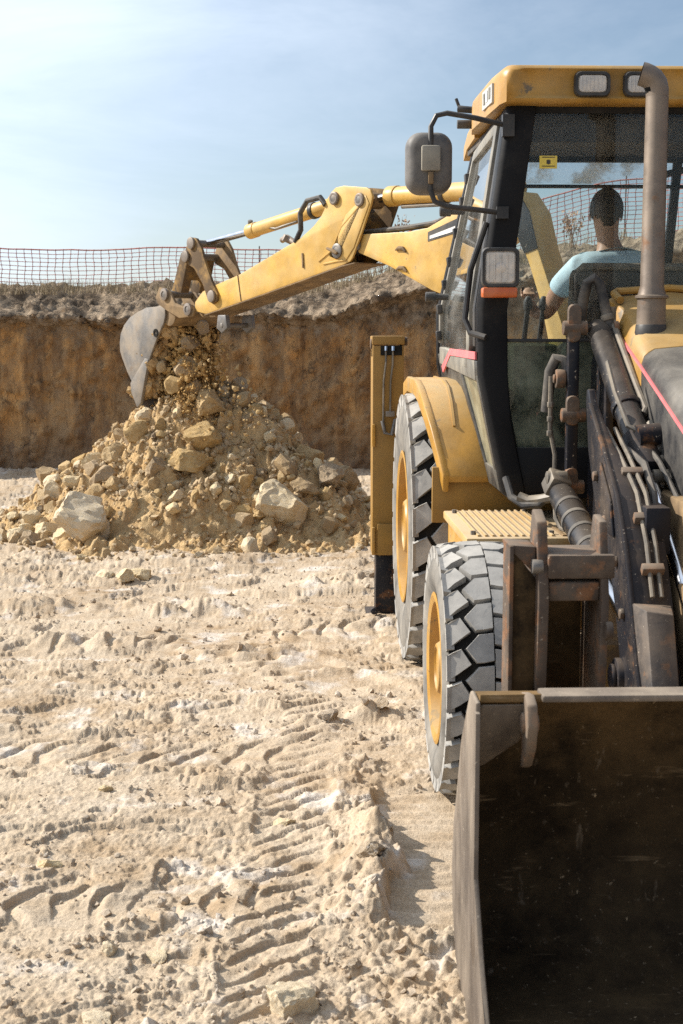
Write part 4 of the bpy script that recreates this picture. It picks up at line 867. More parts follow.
# ---- roof
def roof_loop(y, z0, z1, w, r=0.05):
    pts = [(-w, z0), (w, z0)]
    for a in np.linspace(0, math.pi / 2, 5): pts.append((w - r + r * math.cos(a), z1 - r + r * math.sin(a)))
    for a in np.linspace(math.pi / 2, math.pi, 5): pts.append((-w + r + r * math.cos(a), z1 - r + r * math.sin(a)))
    return [(x, y, z) for x, z in pts]
m = MB(); m.loft([roof_loop(0.905, 2.665, 2.745, 0.66, .03), roof_loop(0.885, 2.645, 2.765, 0.695, .04), roof_loop(0.895, 2.632, 2.778, 0.725), roof_loop(0.95, 2.628, 2.789, 0.745), roof_loop(1.25, 2.63, 2.80, 0.752), roof_loop(2.0, 2.665, 2.83, 0.73), roof_loop(2.25, 2.675, 2.83, 0.70, .06)])
roof = P('roof', m, 'yellow', bevel=0, angle=50)
m = MB(); m.loft([roof_loop(2.252, 2.66, 2.79, 0.685), roof_loop(2.7, 2.655, 2.77, 0.67), roof_loop(3.0, 2.63, 2.745, 0.65), roof_loop(3.06, 2.65, 2.72, 0.63, .03)]); P('rear_eave', m, 'yellow', roof, bevel=0, angle=50)
for s in (-1, 1):
    m = MB(); m.loft([[(s * .748, 1.10, 2.66), (s * .748, 1.42, 2.67), (s * .748, 1.42, 2.75), (s * .748, 1.10, 2.74)], [(s * .758, 1.10, 2.66), (s * .757, 1.42, 2.67), (s * .757, 1.42, 2.75), (s * .758, 1.10, 2.74)]]); P('roof_plate', m, 'plate', roof, bevel=0)
    for k in range(3):
        m = MB(); y0 = 1.15 + k * .085; xx = s * .7595; m.prism([(xx, y0, 2.685), (xx, y0 + .05, 2.687), (xx, y0 + .05, 2.735), (xx, y0, 2.732)], (s * .001, 0, 0)); P('roof_plate_mark', m, 'cab_dusty' if k != 1 else 'white', roof, bevel=0)
    m = MB(); m.tube([(s * .70, 2.2, 2.79), (s * .745, 2.21, 2.795), (s * .775, 2.22, 2.80)], 0.018); m.cyl((s * .765, 2.22, 2.80), (s * .785, 2.22, 2.85), .009, 6); m.cyl((s * .70, 2.2, 2.72), (s * .78, 2.2, 2.72), 0.022); P('side_lamp_bracket', m, 'plastic', roof, bevel=0.003)
def rrect(w, h, r, n=4):
    out = []
    for cx, cz, a0 in ((w - r, h - r, 0), (-w + r, h - r, 90), (-w + r, -h + r, 180), (w - r, -h + r, 270)):
        for k in range(n + 1):
            a = R(a0 + 90 * k / n); out.append((cx + r * math.cos(a), cz + r * math.sin(a)))
    return out
def lamp(name, c, w, h, depth, r, parent_mat='plastic', lens='lens', yaw=0.0, ring=0.011, n_rib=7):
    o = Vector(c); m = MB()
    A = [(x, -0.012, z) for x, z in rrect(w, h, r)]; B_ = [(x, 0.006, z) for x, z in rrect(w + .004, h + .004, r)]; C_ = [(x, depth, z) for x, z in rrect(w * .7, h * .7, r * .7)]
    I = [(x, -0.012, z) for x, z in rrect(w - ring, h - ring, r * .7)]; J = [(x, 0.004, z) for x, z in rrect(w - ring - .002, h - ring - .002, r * .7)]
    m.loft([J, I, A, B_, C_])
    e = P(name, m, parent_mat, bevel=0); e.location = o; e.rotation_euler = (0, 0, yaw)
    l = MB(); l.loft([[(x, -0.002, z) for x, z in rrect(w - ring, h - ring, r * .7)], [(x * .9, -0.009, z * .88) for x, z in rrect(w - ring, h - ring, r * .7)]]); P('lens', l, lens, e, bevel=0)
    for k in range(n_rib):
        x = (k / (n_rib - 1) - .5) * 2 * (w - ring) * .8; q = MB(); q.box((x - .0025, -0.0125, -(h - ring) * .8), (x + .0025, -0.008, (h - ring) * .8)); P('lens_rib', q, lens, e, bevel=0)
    return e
for x in (-0.370, -0.165, 0.165, 0.370): lamp('roof_lamp', (x, 0.883, 2.703), 0.073, 0.048, 0.03, 0.028)

# ---- mirrors on their hoops, head lamps with indicators
for s in (-1, 1):
    m = MB()
    m.tube([(s * .70, YF - .02, 2.545), (s * .85, .93, 2.57), (s * .97, .91, 2.586), (s * 1.015, .905, 2.575), (s * 1.038, .90, 2.53), (s * 1.038, .90, 2.27), (s * 1.020, .90, 2.225), (s * .97, .905, 2.205), (s * .85, .93, 2.195), (s * .72, YF - .02, 2.185)], 0.0115, 10)
    m.cbox((s * .705, YF - .025, 2.545), (.05, .04, .09)); m.cbox((s * .725, YF - .025, 2.185), (.05, .04, .05))
    mi = P('mirror', m, 'plastic', bevel=0.0)
    g = MB(); c = Vector((s * 1.040, .955, 2.385)); rings = []
    for dy, sc in ((-0.058, .55), (-0.052, .80), (-0.03, .95), (0.0, 1.0), (0.035, 1.0), (0.04, .9)):
        rings.append([(c.x + x * sc, c.y + dy, c.z + z * (1 - (1 - sc) * .6)) for x, z in rrect(.098, .128, .062, 6)])
    g.loft(rings); P('mirror_housing', g, 'mirror', mi, bevel=0, angle=50)
    g = MB(); g.cbox((s * 1.038, .885, 2.40), (.080, .022, .105)); P('mirror_clamp', g, 'cab_dusty', mi, bevel=0.008)
    g = MB(); g.cbox((s * 1.038, .885, 2.32), (.022, .02, .05)); P('clamp_tab', g, 'brown_steel', mi, bevel=0.004)
    hl = lamp('head_lamp', (s * .742, .885, 1.952), .077, .080, .09, .026, n_rib=5)
    g = MB(); g.lathe([(0.0, -.011), (.012, -.012), (.022, -.010)], (0, 0, 0), (0, 1, 0), 16); P('bulb', g, 'lens', hl, bevel=0)
    g = MB(); g.box((-.075, -.02, -.125), (.072, .05, -.082)); P('indicator', g, 'orange', hl, bevel=0.008)
    g = MB(); g.tube([(.0, .06, -.1), (.03, .09, -.11), (.05, .11, -.08)], .015, 8); P('lamp_bracket', g, 'plastic', hl, bevel=0)

# ---- seat and controls
m = MB(); m.px([(1.76, 1.46), (1.90, 1.46), (1.90, 1.90), (1.86, 1.955), (1.78, 1.955), (1.72, 1.86)], -0.24, 0.28); m.px([(1.76, 1.38), (2.22, 1.36), (2.24, 1.47), (1.76, 1.50)], -0.26, 0.28); m.box((-.14, 1.85, 1.04), (.14, 2.15, 1.38))
P('seat', m, 'seat', bevel=0.03, seg=3)
for x in (-0.42, -0.34):
    m = MB(); m.tube([(x, 2.30, 1.04), (x, 2.24, 1.6), (x + .01, 2.18, 1.80)], 0.014); m.lathe([(0.0, -.03), (.022, -.02), (.024, .02), (.012, .045), (0, .05)], (x + .01, 2.175, 1.815), (0, -.2, 1), 12); P('control_lever', m, 'plastic', bevel=0)
m = MB(); m.box((-.52, 1.95, 1.04), (-.28, 2.5, 1.62)); P('control_console', m, 'inside', bevel=0.03)
m = MB(); m.tube([(0, 1.15, 1.5), (0, 1.42, 1.78)], .03); m.lathe([(.19, -.012), (.202, 0), (.19, .012), (.178, 0)], (0, 1.42, 1.78), (0, .6, .8), 28, closed=True); m.cyl((-.18, 1.42, 1.78), (.18, 1.42, 1.78), .012); P('steering_wheel', m, 'plastic', bevel=0)

# ---- hood: sloping, yellow behind and black in front, red pinstripe
def hood_loop(y, zs, ztop, w=0.262, wt=0.235):
    return [(-w, y, zs - 0.42), (-w - .004, y, zs), (-w + .006, y, zs + .03), (-wt - .004, y, ztop - .014), (-wt + .02, y, ztop), (0, y, ztop + .02), (wt - .02, y, ztop), (wt + .004, y, ztop - .014), (w - .006, y, zs + .03), (w + .004, y, zs), (w, y, zs - .42)]
m = MB(); m.loft([hood_loop(.352, 1.563, 1.622), hood_loop(.55, 1.63, 1.70), hood_loop(.72, 1.685, 1.768), hood_loop(.78, 1.70, 1.785, .266, .24), hood_loop(.80, 1.70, 1.80, .275, .25), hood_loop(.97, 1.74, 1.835, .285, .262)]); hood = P('hood', m, 'yellow', bevel=0.004, angle=45)
m = MB(); m.loft([hood_loop(-.86, 1.10, 1.17), hood_loop(-.84, 1.14, 1.22), hood_loop(-.78, 1.19, 1.265), hood_loop(-.3, 1.352, 1.425), hood_loop(.349, 1.562, 1.620)]); P('hood_nose', m, 'nose', hood, bevel=0.004, angle=45)
for s in (-1, 1):
    m = MB(); m.loft([[(s * .262, y, z - .010), (s * .272, y, z - .010), (s * .272, y, z + .004), (s * .262, y, z + .004)] for y, z in ((-.80, 1.18), (-.3, 1.344), (.35, 1.556), (.78, 1.69))]); P('pinstripe', m, 'pink', hood, bevel=0)
    m = MB(); m.tube([(s * .250, .80, 1.815), (s * .255, .90, 1.845), (s * .23, .96, 1.855), (0, .97, 1.87)], 0.016); P('cowl_edge', m, 'yellow', hood, bevel=0)
    m = MB(); m.cyl((s * .275, .72, 1.70), (s * .295, .72, 1.70), .03, 12); P('hood_catch', m, 'rusty', hood, bevel=0.003)
m = MB(); m.box((-.28, .97, 1.0), (.28, 1.02, 1.80)); m.box((-.31, -.7, .86), (.31, .98, 1.12)); P('engine_block', m, 'brown_steel', bevel=0.01)
for (x, y, z, rr_) in ((-.29, .10, 1.25, .035), (-.30, .0, 1.22, .02), (-.29, -.08, 1.17, .025), (-.29, .25, 1.30, .02), (-.29, .32, 1.42, .018)):
    m = MB(); m.cyl((x + .05, y, z), (x - .03, y, z), rr_, 12); m.cyl((x - .03, y, z), (x - .045, y, z), rr_ * .55, 6); P('engine_fitting', m, 'pipe', bevel=0.004)
m = MB(); m.tube([(-.28, .3, 1.35), (-.31, .1, 1.28), (-.30, -.1, 1.22), (-.28, -.3, 1.1)], .010, 8); P('fuel_line', m, 'hose', bevel=0)

# ---- exhaust stack
ex, ey = -0.182, 0.55
m = MB()
m.tube([(ex, ey, 1.685), (ex, ey, 1.83)], [.058, .056], 24); m.tube([(ex, ey, 1.83), (ex, ey, 1.865), (ex, ey, 2.60)], [.056, .047, .044], 24)
m.tube([(ex, ey, 2.60), (ex - .001, ey, 2.625), (ex - .007, ey, 2.648), (ex - .020, ey, 2.666), (ex - .036, ey + .001, 2.677), (ex - .052, ey + .002, 2.684), (ex - .066, ey + .004, 2.688)], [.044, .045, .046, .046, .046, .046, .046], 24, caps=False)
exh = P('exhaust_stack', m, 'exhaust', bevel=0, angle=50)
m = MB(); m.tube([(ex - .0655, ey + .004, 2.688), (ex - .052, ey + .002, 2.684), (ex - .036, ey + .001, 2.677), (ex - .015, ey, 2.655), (ex, ey, 2.60)], [.0435, .043, .043, .042, .040], 20, caps=False); P('outlet', m, 'groove', exh, bevel=0)
m = MB(); m.lathe([(.060, 0), (.066, .004), (.066, .012), (.058, .016)], (ex, ey, 1.815), (0, 0, 1), 24); P('clamp_ring', m, 'exhaust', exh, bevel=0)
m = MB(); m.cyl((ex, ey, 1.66), (ex, ey, 1.715), .066, 20, .060); P('exhaust_collar', m, 'plastic', exh, bevel=0.004)

# ---- loader frame, arms, rams
def loader_side(s):
    X = lambda v: s * v
    T = lambda pts: [(X(x), y, z) for x, y, z in pts]
    # tower
    m = MB(); m.px([(.62, .80), (1.0, .80), (.95, 1.55), (.82, 1.72), (.70, 1.70), (.66, 1.5)], X(.30), X(.335)); P('loader_tower', m, 'arm', bevel=0.006)
    # main arm: a boxed beam dropping to the front
    fr = [(.28, 1.62), (.174, 1.432), (-.306, 1.132), (-.456, .977), (-.56, .809), (-.66, .62), (-.78, .44)]
    fr = [(.20, 1.47), (.165, 1.42), (-.07, 1.28), (-.306, 1.132), (-.456, .977), (-.56, .809), (-.66, .62), (-.78, .44)]
    bk = [(.24, 1.47), (.25, 1.42), (.19, 1.24), (.04, 1.04), (-.17, .93), (-.31, .74), (-.40, .58), (-.50, .38)]
    wd = [.472, .470, .458, .385, .362, .362, .362, .362]
    m = MB(); m.loft([[(X(.50), a, b), (X(w), a + .01, b), (X(w), c, d), (X(.50), c, d)] for (a, b), (c, d), w in zip(fr, bk, wd)]); arm = P('loader_arm', m, 'arm', bevel=0.006, angle=40)
    # edge plates standing proud of the beam
    m = MB(); m.loft([[(X(.508), a - .008, b), (X(.493), a - .008, b), (X(.493), a + .02, b), (X(.508), a + .02, b)] for a, b in fr[1:]]); P('arm_flange', m, 'arm', arm, bevel=0.003)
    for k, xx in enumerate((.455, .425)):
        m = MB(); m.tube([(X(xx), .10 - .02 * k, 1.33), (X(xx - .01), -.09, 1.252), (X(xx - .02), -.325, 1.137), (X(xx - .02), -.475, .985), (X(xx - .02), -.575, .82)], .0085, 8); P('arm_line', m, 'pipe', arm, bevel=0)
    for (y_, z_) in ((-.20, 1.195), (-.40, 1.06), (-.525, .905)):
        m = MB(); m.cbox((X(.425), y_, z_), (.075, .03, .032), (R(35), 0, 0)); P('line_clamp', m, 'rusty', arm, bevel=0.004)
    for (y_, z_) in ((.02, 1.16), (-.16, 1.02), (-.33, .90), (-.45, .74)):
        m = MB(); m.cyl((X(.50), y_, z_), (X(.516), y_, z_), .020, 6); P('arm_bolt', m, 'rusty', arm, bevel=0.003)
    m = MB(); m.px([(-.06, 1.22), (-.24, 1.10), (-.30, .98), (-.20, .98), (-.06, 1.08)], X(.501), X(.510)); P('arm_gusset', m, 'arm', arm, bevel=0.003)
    m = MB(); m.tube([(X(.40), -.02, 1.26), (X(.37), -.16, 1.22), (X(.365), -.28, 1.13), (X(.375), -.36, 1.04), (X(.40), -.40, .96)], .014, 8); P('arm_hose', m, 'hose', arm, bevel=0)
    m = MB(); m.box((min(X(.43), X(.345)), -.44, .94), (max(X(.43), X(.345)), -.24, 1.10)); P('arm_stop', m, 'arm', arm, bevel=0.006)
    m = MB(); m.loft([[(X(.503), a + .14, b), (X(.487), a, b), (X(.400), a - .005, b - .012), (X(.355), a + .20, b - .012)] for a, b in ((-.70, .80), (-.83, .50), (-.88, .38))]); P('arm_sleeve', m, 'sleeve', arm, bevel=0.005)
    m = MB(); m.cyl((X(.52), -.42, .515), (X(.44), -.42, .515), .065, 20); m.cyl((X(.535), -.42, .515), (X(.52), -.42, .515), .045, 16); P('pivot_boss', m, 'arm', arm, bevel=0.005)
    m = MB(); m.lathe([(.014, -.01), (.026, -.01), (.026, .01), (.014, .01)], (X(.355), -.36, .80), (.3 * s, 1, 0), 14, closed=True); P('grease_eye', m, 'rusty', arm, bevel=0)
    # self-level link: a slim bar with slotted, rusty bosses
    m = MB(); m.loft([[(X(.478), y - .02, z), (X(.430), y - .02, z), (X(.430), y + .03, z), (X(.478), y + .03, z)] for y, z in ((.74, 1.02), (.745, 1.34), (.75, 1.75))]); lk = P('level_link', m, 'arm', bevel=0.01)
    for z, l in ((1.72, .075), (1.36, .06), (1.06, .06)):
        q = MB(); q.loft([[(X(.455) + a, .715, z + b) for a, b in rrect(.026, l, .025)], [(X(.455) + a, .735, z + b) for a, b in rrect(.030, l + .006, .028)]]); P('link_boss', q, 'rusty', lk, bevel=0.003)
        q = MB(); q.cyl((X(.50), .74, z - .02), (X(.40), .74, z - .02), .03, 14); P('link_pin', q, 'rusty', lk, bevel=0.004)
    # tilt ram: barrel, gland, chromed rod
    a = Vector((X(.345), .78, 1.70)); b = Vector((X(.318), .02, 1.205)); c = Vector((X(.322), -.04, 1.165)); d = Vector((X(.315), -.80, .66))
    m = MB(); m.tube([a, a.lerp(b, .03), a.lerp(b, .96), b], [.046, .052, .052, .052], 22); ram = P('tilt_ram', m, 'black', bevel=0)
    m = MB(); m.tube([a.lerp(b, .84), b.lerp(c, .9)], .064, 22); m.tube([a.lerp(b, .60), a.lerp(b, .64)], .060, 22); P('gland', m, 'arm', ram, bevel=0.005)
    m = MB(); m.tube([b, d], .026, 16); P('rod', m, 'chrome', ram, bevel=0)
    m = MB(); m.cyl((d.x - .05, d.y, d.z), (d.x + .05, d.y, d.z), .05, 16); P('rod_eye', m, 'rusty', ram, bevel=0.006)
    up = Vector((X(-.055), -.02, .028))
    m = MB(); m.tube([a + up + Vector((0, .0, .06)), a + up, a.lerp(b, .5) + up, a.lerp(b, .68) + up * 1.05, a.lerp(b, .70) + up * .8], .015, 10); P('feed_pipe', m, 'pipe', ram, bevel=0)
    m = MB(); m.tube([a.lerp(b, .78) + up, a.lerp(b, .95) + up], .019, 10); m.tube([a.lerp(b, .94) + up * 1.0, a.lerp(b, .97) + up * .6, a.lerp(b, .96)], .016, 8); P('end_pipe', m, 'pipe', ram, bevel=0)
    # hose loop beside the cowl
    m = MB(); m.tube([(X(.412), .80, 1.74), (X(.410), .78, 1.82), (X(.398), .76, 1.885), (X(.372), .76, 1.905), (X(.348), .76, 1.88), (X(.325), .76, 1.80), (X(.305), .74, 1.70)], .022, 12); P('hose', m, 'hose', bevel=0)
    m = MB(); m.tube([(X(.318), .75, 1.755), (X(.312), .745, 1.73)], .027, 12); P('hose_collar', m, 'pipe', bevel=0.003)
    m = MB(); m.tube([(X(.545), .84, 1.35), (X(.535), .82, 1.52), (X(.515), .80, 1.575), (X(.48), .79, 1.57), (X(.462), .78, 1.50)], .024, 12); P('hose', m, 'hose', bevel=0)
    m = MB(); m.tube([(X(.535), .80, 1.50), (X(.535), .80, 1.28), (X(.512), .80, 1.17), (X(.512), .80, 1.03)], .010, 8); P('hard_line', m, 'pipe', bevel=0)
    for z in (1.37, 1.31, 1.25):
        m = MB(); m.tube([(X(.535), .80, z), (X(.535), .80, z + .022)], .0145, 6); P('line_nut', m, 'pipe', bevel=0.001)
    m = MB(); m.cyl((X(.52), .78, 1.49), (X(.48), .78, 1.49), .04, 14); m.cyl((X(.53), .78, 1.49), (X(.52), .78, 1.49), .02, 8); P('valve_cap', m, 'rusty', bevel=0.005)
    m = MB(); m.tube([(X(.405), .32, 1.57), (X(.400), .20, 1.46), (X(.375), .08, 1.34), (X(.345), .06, 1.325), (X(.31), .06, 1.34)], .0095, 8); P('return_pipe', m, 'pipe', bevel=0)
    # lift ram, ribbed with dust, from the chassis to the arm
    a = Vector((X(.515), .66, 1.03)); b = Vector((X(.490), -.02, .83))
    m = MB(); m.tube([a, a.lerp(b, .1), b], [.045, .056, .056], 22); lr = P('lift_ram', m, 'black', bevel=0)
    for t in (.25, .42, .60, .78):
        q = MB(); q.tube([a.lerp(b, t), a.lerp(b, t + .035)], .0595, 22); P('ram_band', q, 'hose', lr, bevel=0.002)
    m = MB(); m.tube([b, Vector((X(.47), -.4, .70))], .03, 14); P('rod', m, 'chrome', lr, bevel=0)
    m = MB(); m.cbox((X(.525), .68, 1.06), (.09, .09, .09), (.5, .3, .2)); m.cyl((X(.57), .68, 1.08), (X(.48), .68, 1.08), .035, 12); P('ram_eye', m, 'pipe', lr, bevel=0.014)
    m = MB(); m.tube([(X(.70), .92, 1.06), (X(.685), .86, .985), (X(.64), .80, .955), (X(.58), .76, .965), (X(.53), .72, 1.02), (X(.50), .70, 1.09)], .017, 10); P('hose', m, 'hose', bevel=0)
    m = MB(); m.tube([(X(.66), .82, .99), (X(.62), .80, .975), (X(.575), .76, .985), (X(.535), .72, 1.0)], .022, 8); P('hose_wrap', m, 'pipe', bevel=0)
    m = MB(); m.tube([(X(.545), .60, 1.0), (X(.545), .58, .93), (X(.53), .54, .892), (X(.50), .50, .885)], .010, 8); P('hard_line', m, 'pipe', bevel=0)
loader_side(-1); loader_side(1)
m = MB(); m.tube([(-.35, .05, 1.30), (-.25, .06, 1.31), (.25, .06, 1.31), (.35, .05, 1.30)], .045, 16); P('cross_tube', m, 'arm', bevel=0)

# ---- front bucket
sidep = [(-1.78, .825), (-1.885, .822), (-1.885, .40), (-2.02, .22), (-2.16, .10), (-2.38, .0), (-1.72, -.012), (-1.54, .03), (-1.455, .14), (-1.432, .26), (-1.46, .38), (-1.53, .50), (-1.61, .655)]
outer = [(-1.86, .835), (-1.70, .802), (-1.60, .70), (-1.53, .52), (-1.462, .37), (-1.448, .27), (-1.475, .15), (-1.55, .04), (-1.69, -.018), (-2.40, -.018)]
inner = [(-1.86, .815), (-1.71, .782), (-1.625, .69), (-1.555, .51), (-1.485, .37), (-1.472, .28), (-1.50, .18), (-1.57, .085), (-1.70, .025), (-2.40, .002)]
m = MB(); m.loft([[(-1.176, y, z), (1.176, y, z), (1.176, yi, zi), (-1.176, yi, zi)] for (y, z), (yi, zi) in zip(outer, inner)])
fb = P('loader_bucket', m, 'bucket', bevel=0.003, angle=40)
for s in (-1, 1):
    m = MB(); m.px(sidep, s * 1.190, s * 1.177); P('side_plate', m, 'plate_steel', fb, bevel=0.006)
    m = MB(); m.px([(-1.905, .80), (-1.875, .80), (-1.875, .40), (-2.0, .235), (-2.15, .115), (-2.17, .095), (-2.02, .235), (-1.905, .395)], s * 1.1915, s * 1.181); P('wear_edge', m, 'plate_steel', fb, bevel=0.005)
    m = MB(); m.loft([[(s * 1.177, -1.86, .812), (s * 1.05, -1.86, .812), (s * 1.05, -1.80, .79), (s * 1.184, -1.80, .79)], [(s * 1.184, -1.80, .68), (s * 1.07, -1.80, .70), (s * 1.05, -1.73, .70), (s * 1.184, -1.73, .68)], [(s * 1.184, -1.72, .60), (s * 1.14, -1.72, .62), (s * 1.14, -1.66, .64), (s * 1.184, -1.66, .60)]]); P('corner_gusset', m, 'plate_steel', fb, bevel=0.01, seg=3)
    # hook ear
    m = MB(); m.loft([[(s * 1.058 + dx, y, z) for y, z in ((-1.80, .825), (-1.86, .835), (-1.905, .82), (-1.92, .77), (-1.90, .71), (-1.85, .655), (-1.815, .64), (-1.835, .70), (-1.80, .75))] for dx in (-.013, .013)]); P('hook_ear', m, 'rusty', fb, bevel=0.006)
    q = MB(); q.cyl((s * 1.078, -1.86, .765), (s * 1.036, -1.86, .765), .026, 16); P('ear_pin', q, 'rusty', fb, bevel=0.006)
m = MB(); m.box((-1.03, -1.88, .818), (1.18, -1.80, .836)); P('top_bar', m, 'plate_steel', fb, bevel=0.006)
m = MB(); m.box((-1.17, -2.56, -.02), (1.17, -2.30, .012)); P('cutting_edge', m, 'worn_steel', fb, bevel=0.006)
# carrier bracket that stands on the bucket back: two cheek plates, cross boxes, tabs, side wing
for s in (-1, 1):
    X = lambda a, b: (min(s * a, s * b), max(s * a, s * b))
    m = MB()
    a, b = X(.985, .957); m.px([(-1.30, .64), (-1.52, .64), (-1.55, 1.00), (-1.50, 1.20), (-1.42, 1.225), (-1.38, 1.10), (-1.30, 1.06)], a, b)
    a, b = X(.822, .800); m.px([(-1.30, .64), (-1.52, .64), (-1.55, 1.00), (-1.50, 1.20), (-1.42, 1.21), (-1.38, 1.10), (-1.30, 1.06)], a, b)
    br = P('bucket_carrier', m, 'rusty', bevel=0.005)
    a, b = X(.957, .822); m = MB(); m.box((a, -1.30, .66), (b, -1.28, 1.05)); P('back_plate', m, 'bucket', br, bevel=0.003)
    a, b = X(.960, .785); m = MB(); m.box((a, -1.54, 1.055), (b, -1.36, 1.118)); P('cross_box', m, 'rusty', br, bevel=0.006)
    a, b = X(.956, .823); m = MB(); m.box((a, -1.53, .995), (b, -1.36, 1.045)); P('lower_cross_box', m, 'rusty', br, bevel=0.005)
    a, b = X(1.052, .985); m = MB(); m.prism([(a, -1.50, .66), (b, -1.50, .66), (b, -1.50, 1.05 if s < 0 else 1.135), (a, -1.50, 1.135 if s < 0 else 1.05)], (0, .02, 0)); P('wing_plate', m, 'bucket', br, bevel=0.003)
    a, b = X(1.056, 1.045); m = MB(); m.box((a, -1.512, .66), (b, -1.40, 1.138)); P('wing_edge', m, 'rusty', br, bevel=0.002)
    m = MB(); m.loft([[(s * 1.056, -1.505, 1.128), (s * .987, -1.505, 1.062), (s * .987, -1.38, 1.062), (s * 1.056, -1.38, 1.128)], [(s * 1.056, -1.505, 1.14), (s * .987, -1.505, 1.135), (s * .987, -1.38, 1.135), (s * 1.056, -1.38, 1.14)]]); P('wing_top', m, 'rusty', br, bevel=0.003)
    q = MB(); q.cyl((s * 1.0, -1.52, 1.085), (s * .97, -1.52, 1.085), .020, 12); P('carrier_pin', q, 'pin', br, bevel=0.004)
    q = MB(); q.cyl((s * .79, -1.545, .92), (s * .81, -1.545, .92), .024, 12); P('carrier_pin', q, 'rusty', br, bevel=0.004)

# ---- stabilisers: tall box post with an inner leg and pad
for s in (-1, 1):
    x0, x1 = sorted((s * 1.155, s * .975))
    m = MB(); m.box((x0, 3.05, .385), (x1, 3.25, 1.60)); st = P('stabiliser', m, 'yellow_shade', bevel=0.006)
    m = MB(); m.box((x0 + .022, 3.07, .02), (x1 - .04, 3.23, .39)); P('inner_leg', m, 'arm', st, bevel=0.006)
    m = MB(); m.pz([(x0 - .03, 2.98), (x1 + .03, 2.98), (x1 + .03, 3.32), (x0 - .03, 3.32)], .0, .028); m.cyl((x0 + .01, 3.0, .06), (x0 + .01, 3.05, .06), .022, 8); P('foot_pad', m, 'arm', st, bevel=0.006)
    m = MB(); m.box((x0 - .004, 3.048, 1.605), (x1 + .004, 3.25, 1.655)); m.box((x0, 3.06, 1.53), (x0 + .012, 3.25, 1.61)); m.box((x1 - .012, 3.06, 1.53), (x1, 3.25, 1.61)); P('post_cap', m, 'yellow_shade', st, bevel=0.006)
    m = MB(); m.box((x0 + .045, 3.044, 1.545), (x1 - .012, 3.052, 1.60)); P('post_slot', m, 'groove', st, bevel=0)
    q = MB(); q.cyl((x1, 3.1, 1.625), (x1 + .022, 3.1, 1.625), .026, 12); q.cyl((x0 - .012, 3.1, 1.61), (x0, 3.1, 1.61), .03, 12); P('cap_pin', q, 'rusty', st, bevel=0.004)
    for z0, z1 in ((.385, .55), (1.02, 1.15)):
        m = MB(); m.box((x0 - .004, 3.035, z0), (x0 + .016, 3.052, z1)); P('wear_pad', m, 'yellow', st, bevel=0.006)
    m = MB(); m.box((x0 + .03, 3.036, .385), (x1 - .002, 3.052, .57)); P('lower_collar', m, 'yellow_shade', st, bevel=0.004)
    for dx, zz in ((.075, 1.14), (.115, 1.20)):
        m = MB(); m.tube([(x0 + dx, 3.045, 1.585), (x0 + dx, 3.032, 1.50), (x0 + dx - .012, 3.035, 1.40), (x0 + dx - .014, 3.035, zz)], .006, 8); P('hose', m, 'pipe', st, bevel=0)
        m = MB(); m.tube([(x0 + dx, 3.04, 1.595), (x0 + dx, 3.034, 1.57)], .011, 8); P('hose_end', m, 'chrome', st, bevel=0)
    m = MB(); m.tube([(x0 + .055, 3.035, 1.17), (x0 + .07, 3.03, 1.10), (x0 + .11, 3.025, 1.09), (x0 + .13, 3.03, 1.18)], .011, 8); m.cbox((x0 + .10, 3.03, 1.21), (.05, .03, .03)); P('valve_block', m, 'pin', st, bevel=0.003)
m = MB(); m.box((-1.14, 3.12, .52), (1.14, 3.24, .66)); m.box((-1.14, 3.12, .95), (1.14, 3.22, 1.06)); P('rear_frame', m, 'yellow_dirty', bevel=0.01)

# ---- backhoe: boom, dipper, rams, linkage and bucket, all in the plane the arm is swung to
c2, s2 = math.cos(MR), math.sin(MR)
def w2l(v): dx, dy = v[0] - MO[0], v[1] - MO[1]; return Vector((c2 * dx + s2 * dy, -s2 * dx + c2 * dy, v[2]))
A0 = (1.15, 8.75); AD = Vector((-0.65058288, 0.75943526)); AN = Vector((-0.75943526, -0.65058288))   # along the arm; out of its near face
def AP(t, z, o=0.0): return w2l((A0[0] + AD.x * t + AN.x * o, A0[1] + AD.y * t + AN.y * o, z))
def aplate(m, prof, o0, o1): return m.loft([[AP(t, z, o0) for t, z in prof], [AP(t, z, o1) for t, z in prof]])
def apin(m, t, z, o0, o1, r, n=18): return m.cyl(AP(t, z, o0), AP(t, z, o1), r, n)
m = MB(); m.box((-.16, 3.1, .50), (.26, 3.35, 1.15)); m.cyl((.05, 3.45, .48), (.05, 3.45, 1.18), .12, 20); P('swing_post', m, 'yellow_dirty', bevel=0.01)
boomp = [(1.635, 2.285), (1.60, 2.325), (1.562, 2.341), (1.11, 2.334), (.929, 2.350), (.772, 2.406), (.55, 2.50), (.33, 2.555), (.15, 2.53), (.04, 2.40), (-.03, 2.18), (-.17, 1.866), (-.38, 1.40), (-.44, 1.05), (-.30, 1.0), (-.22, 1.30), (-.07, 1.84), (.04, 2.10), (.12, 2.24), (.22, 2.27), (.36, 2.20), (.52, 2.04), (.66, 1.93), (.78, 1.915), (.887, 1.947), (1.296, 2.115), (1.603, 2.214), (1.640, 2.245)]
m = MB(); aplate(m, boomp, -.02, -.22); boom = P('boom', m, 'yellow_clean', bevel=0.006)
for t, z in ((1.175, 2.215), (1.165, 2.085)):
    m = MB(); pts = [AP(t + dt, z + dz, -.012) for dt, dz in ((-.05, -.012), (-.02, .012), (.02, .016), (.05, .004))]; m.tube(pts, [.006, .014, .014, .006], 8); P('lifting_lug', m, 'brown_steel', boom, bevel=0)
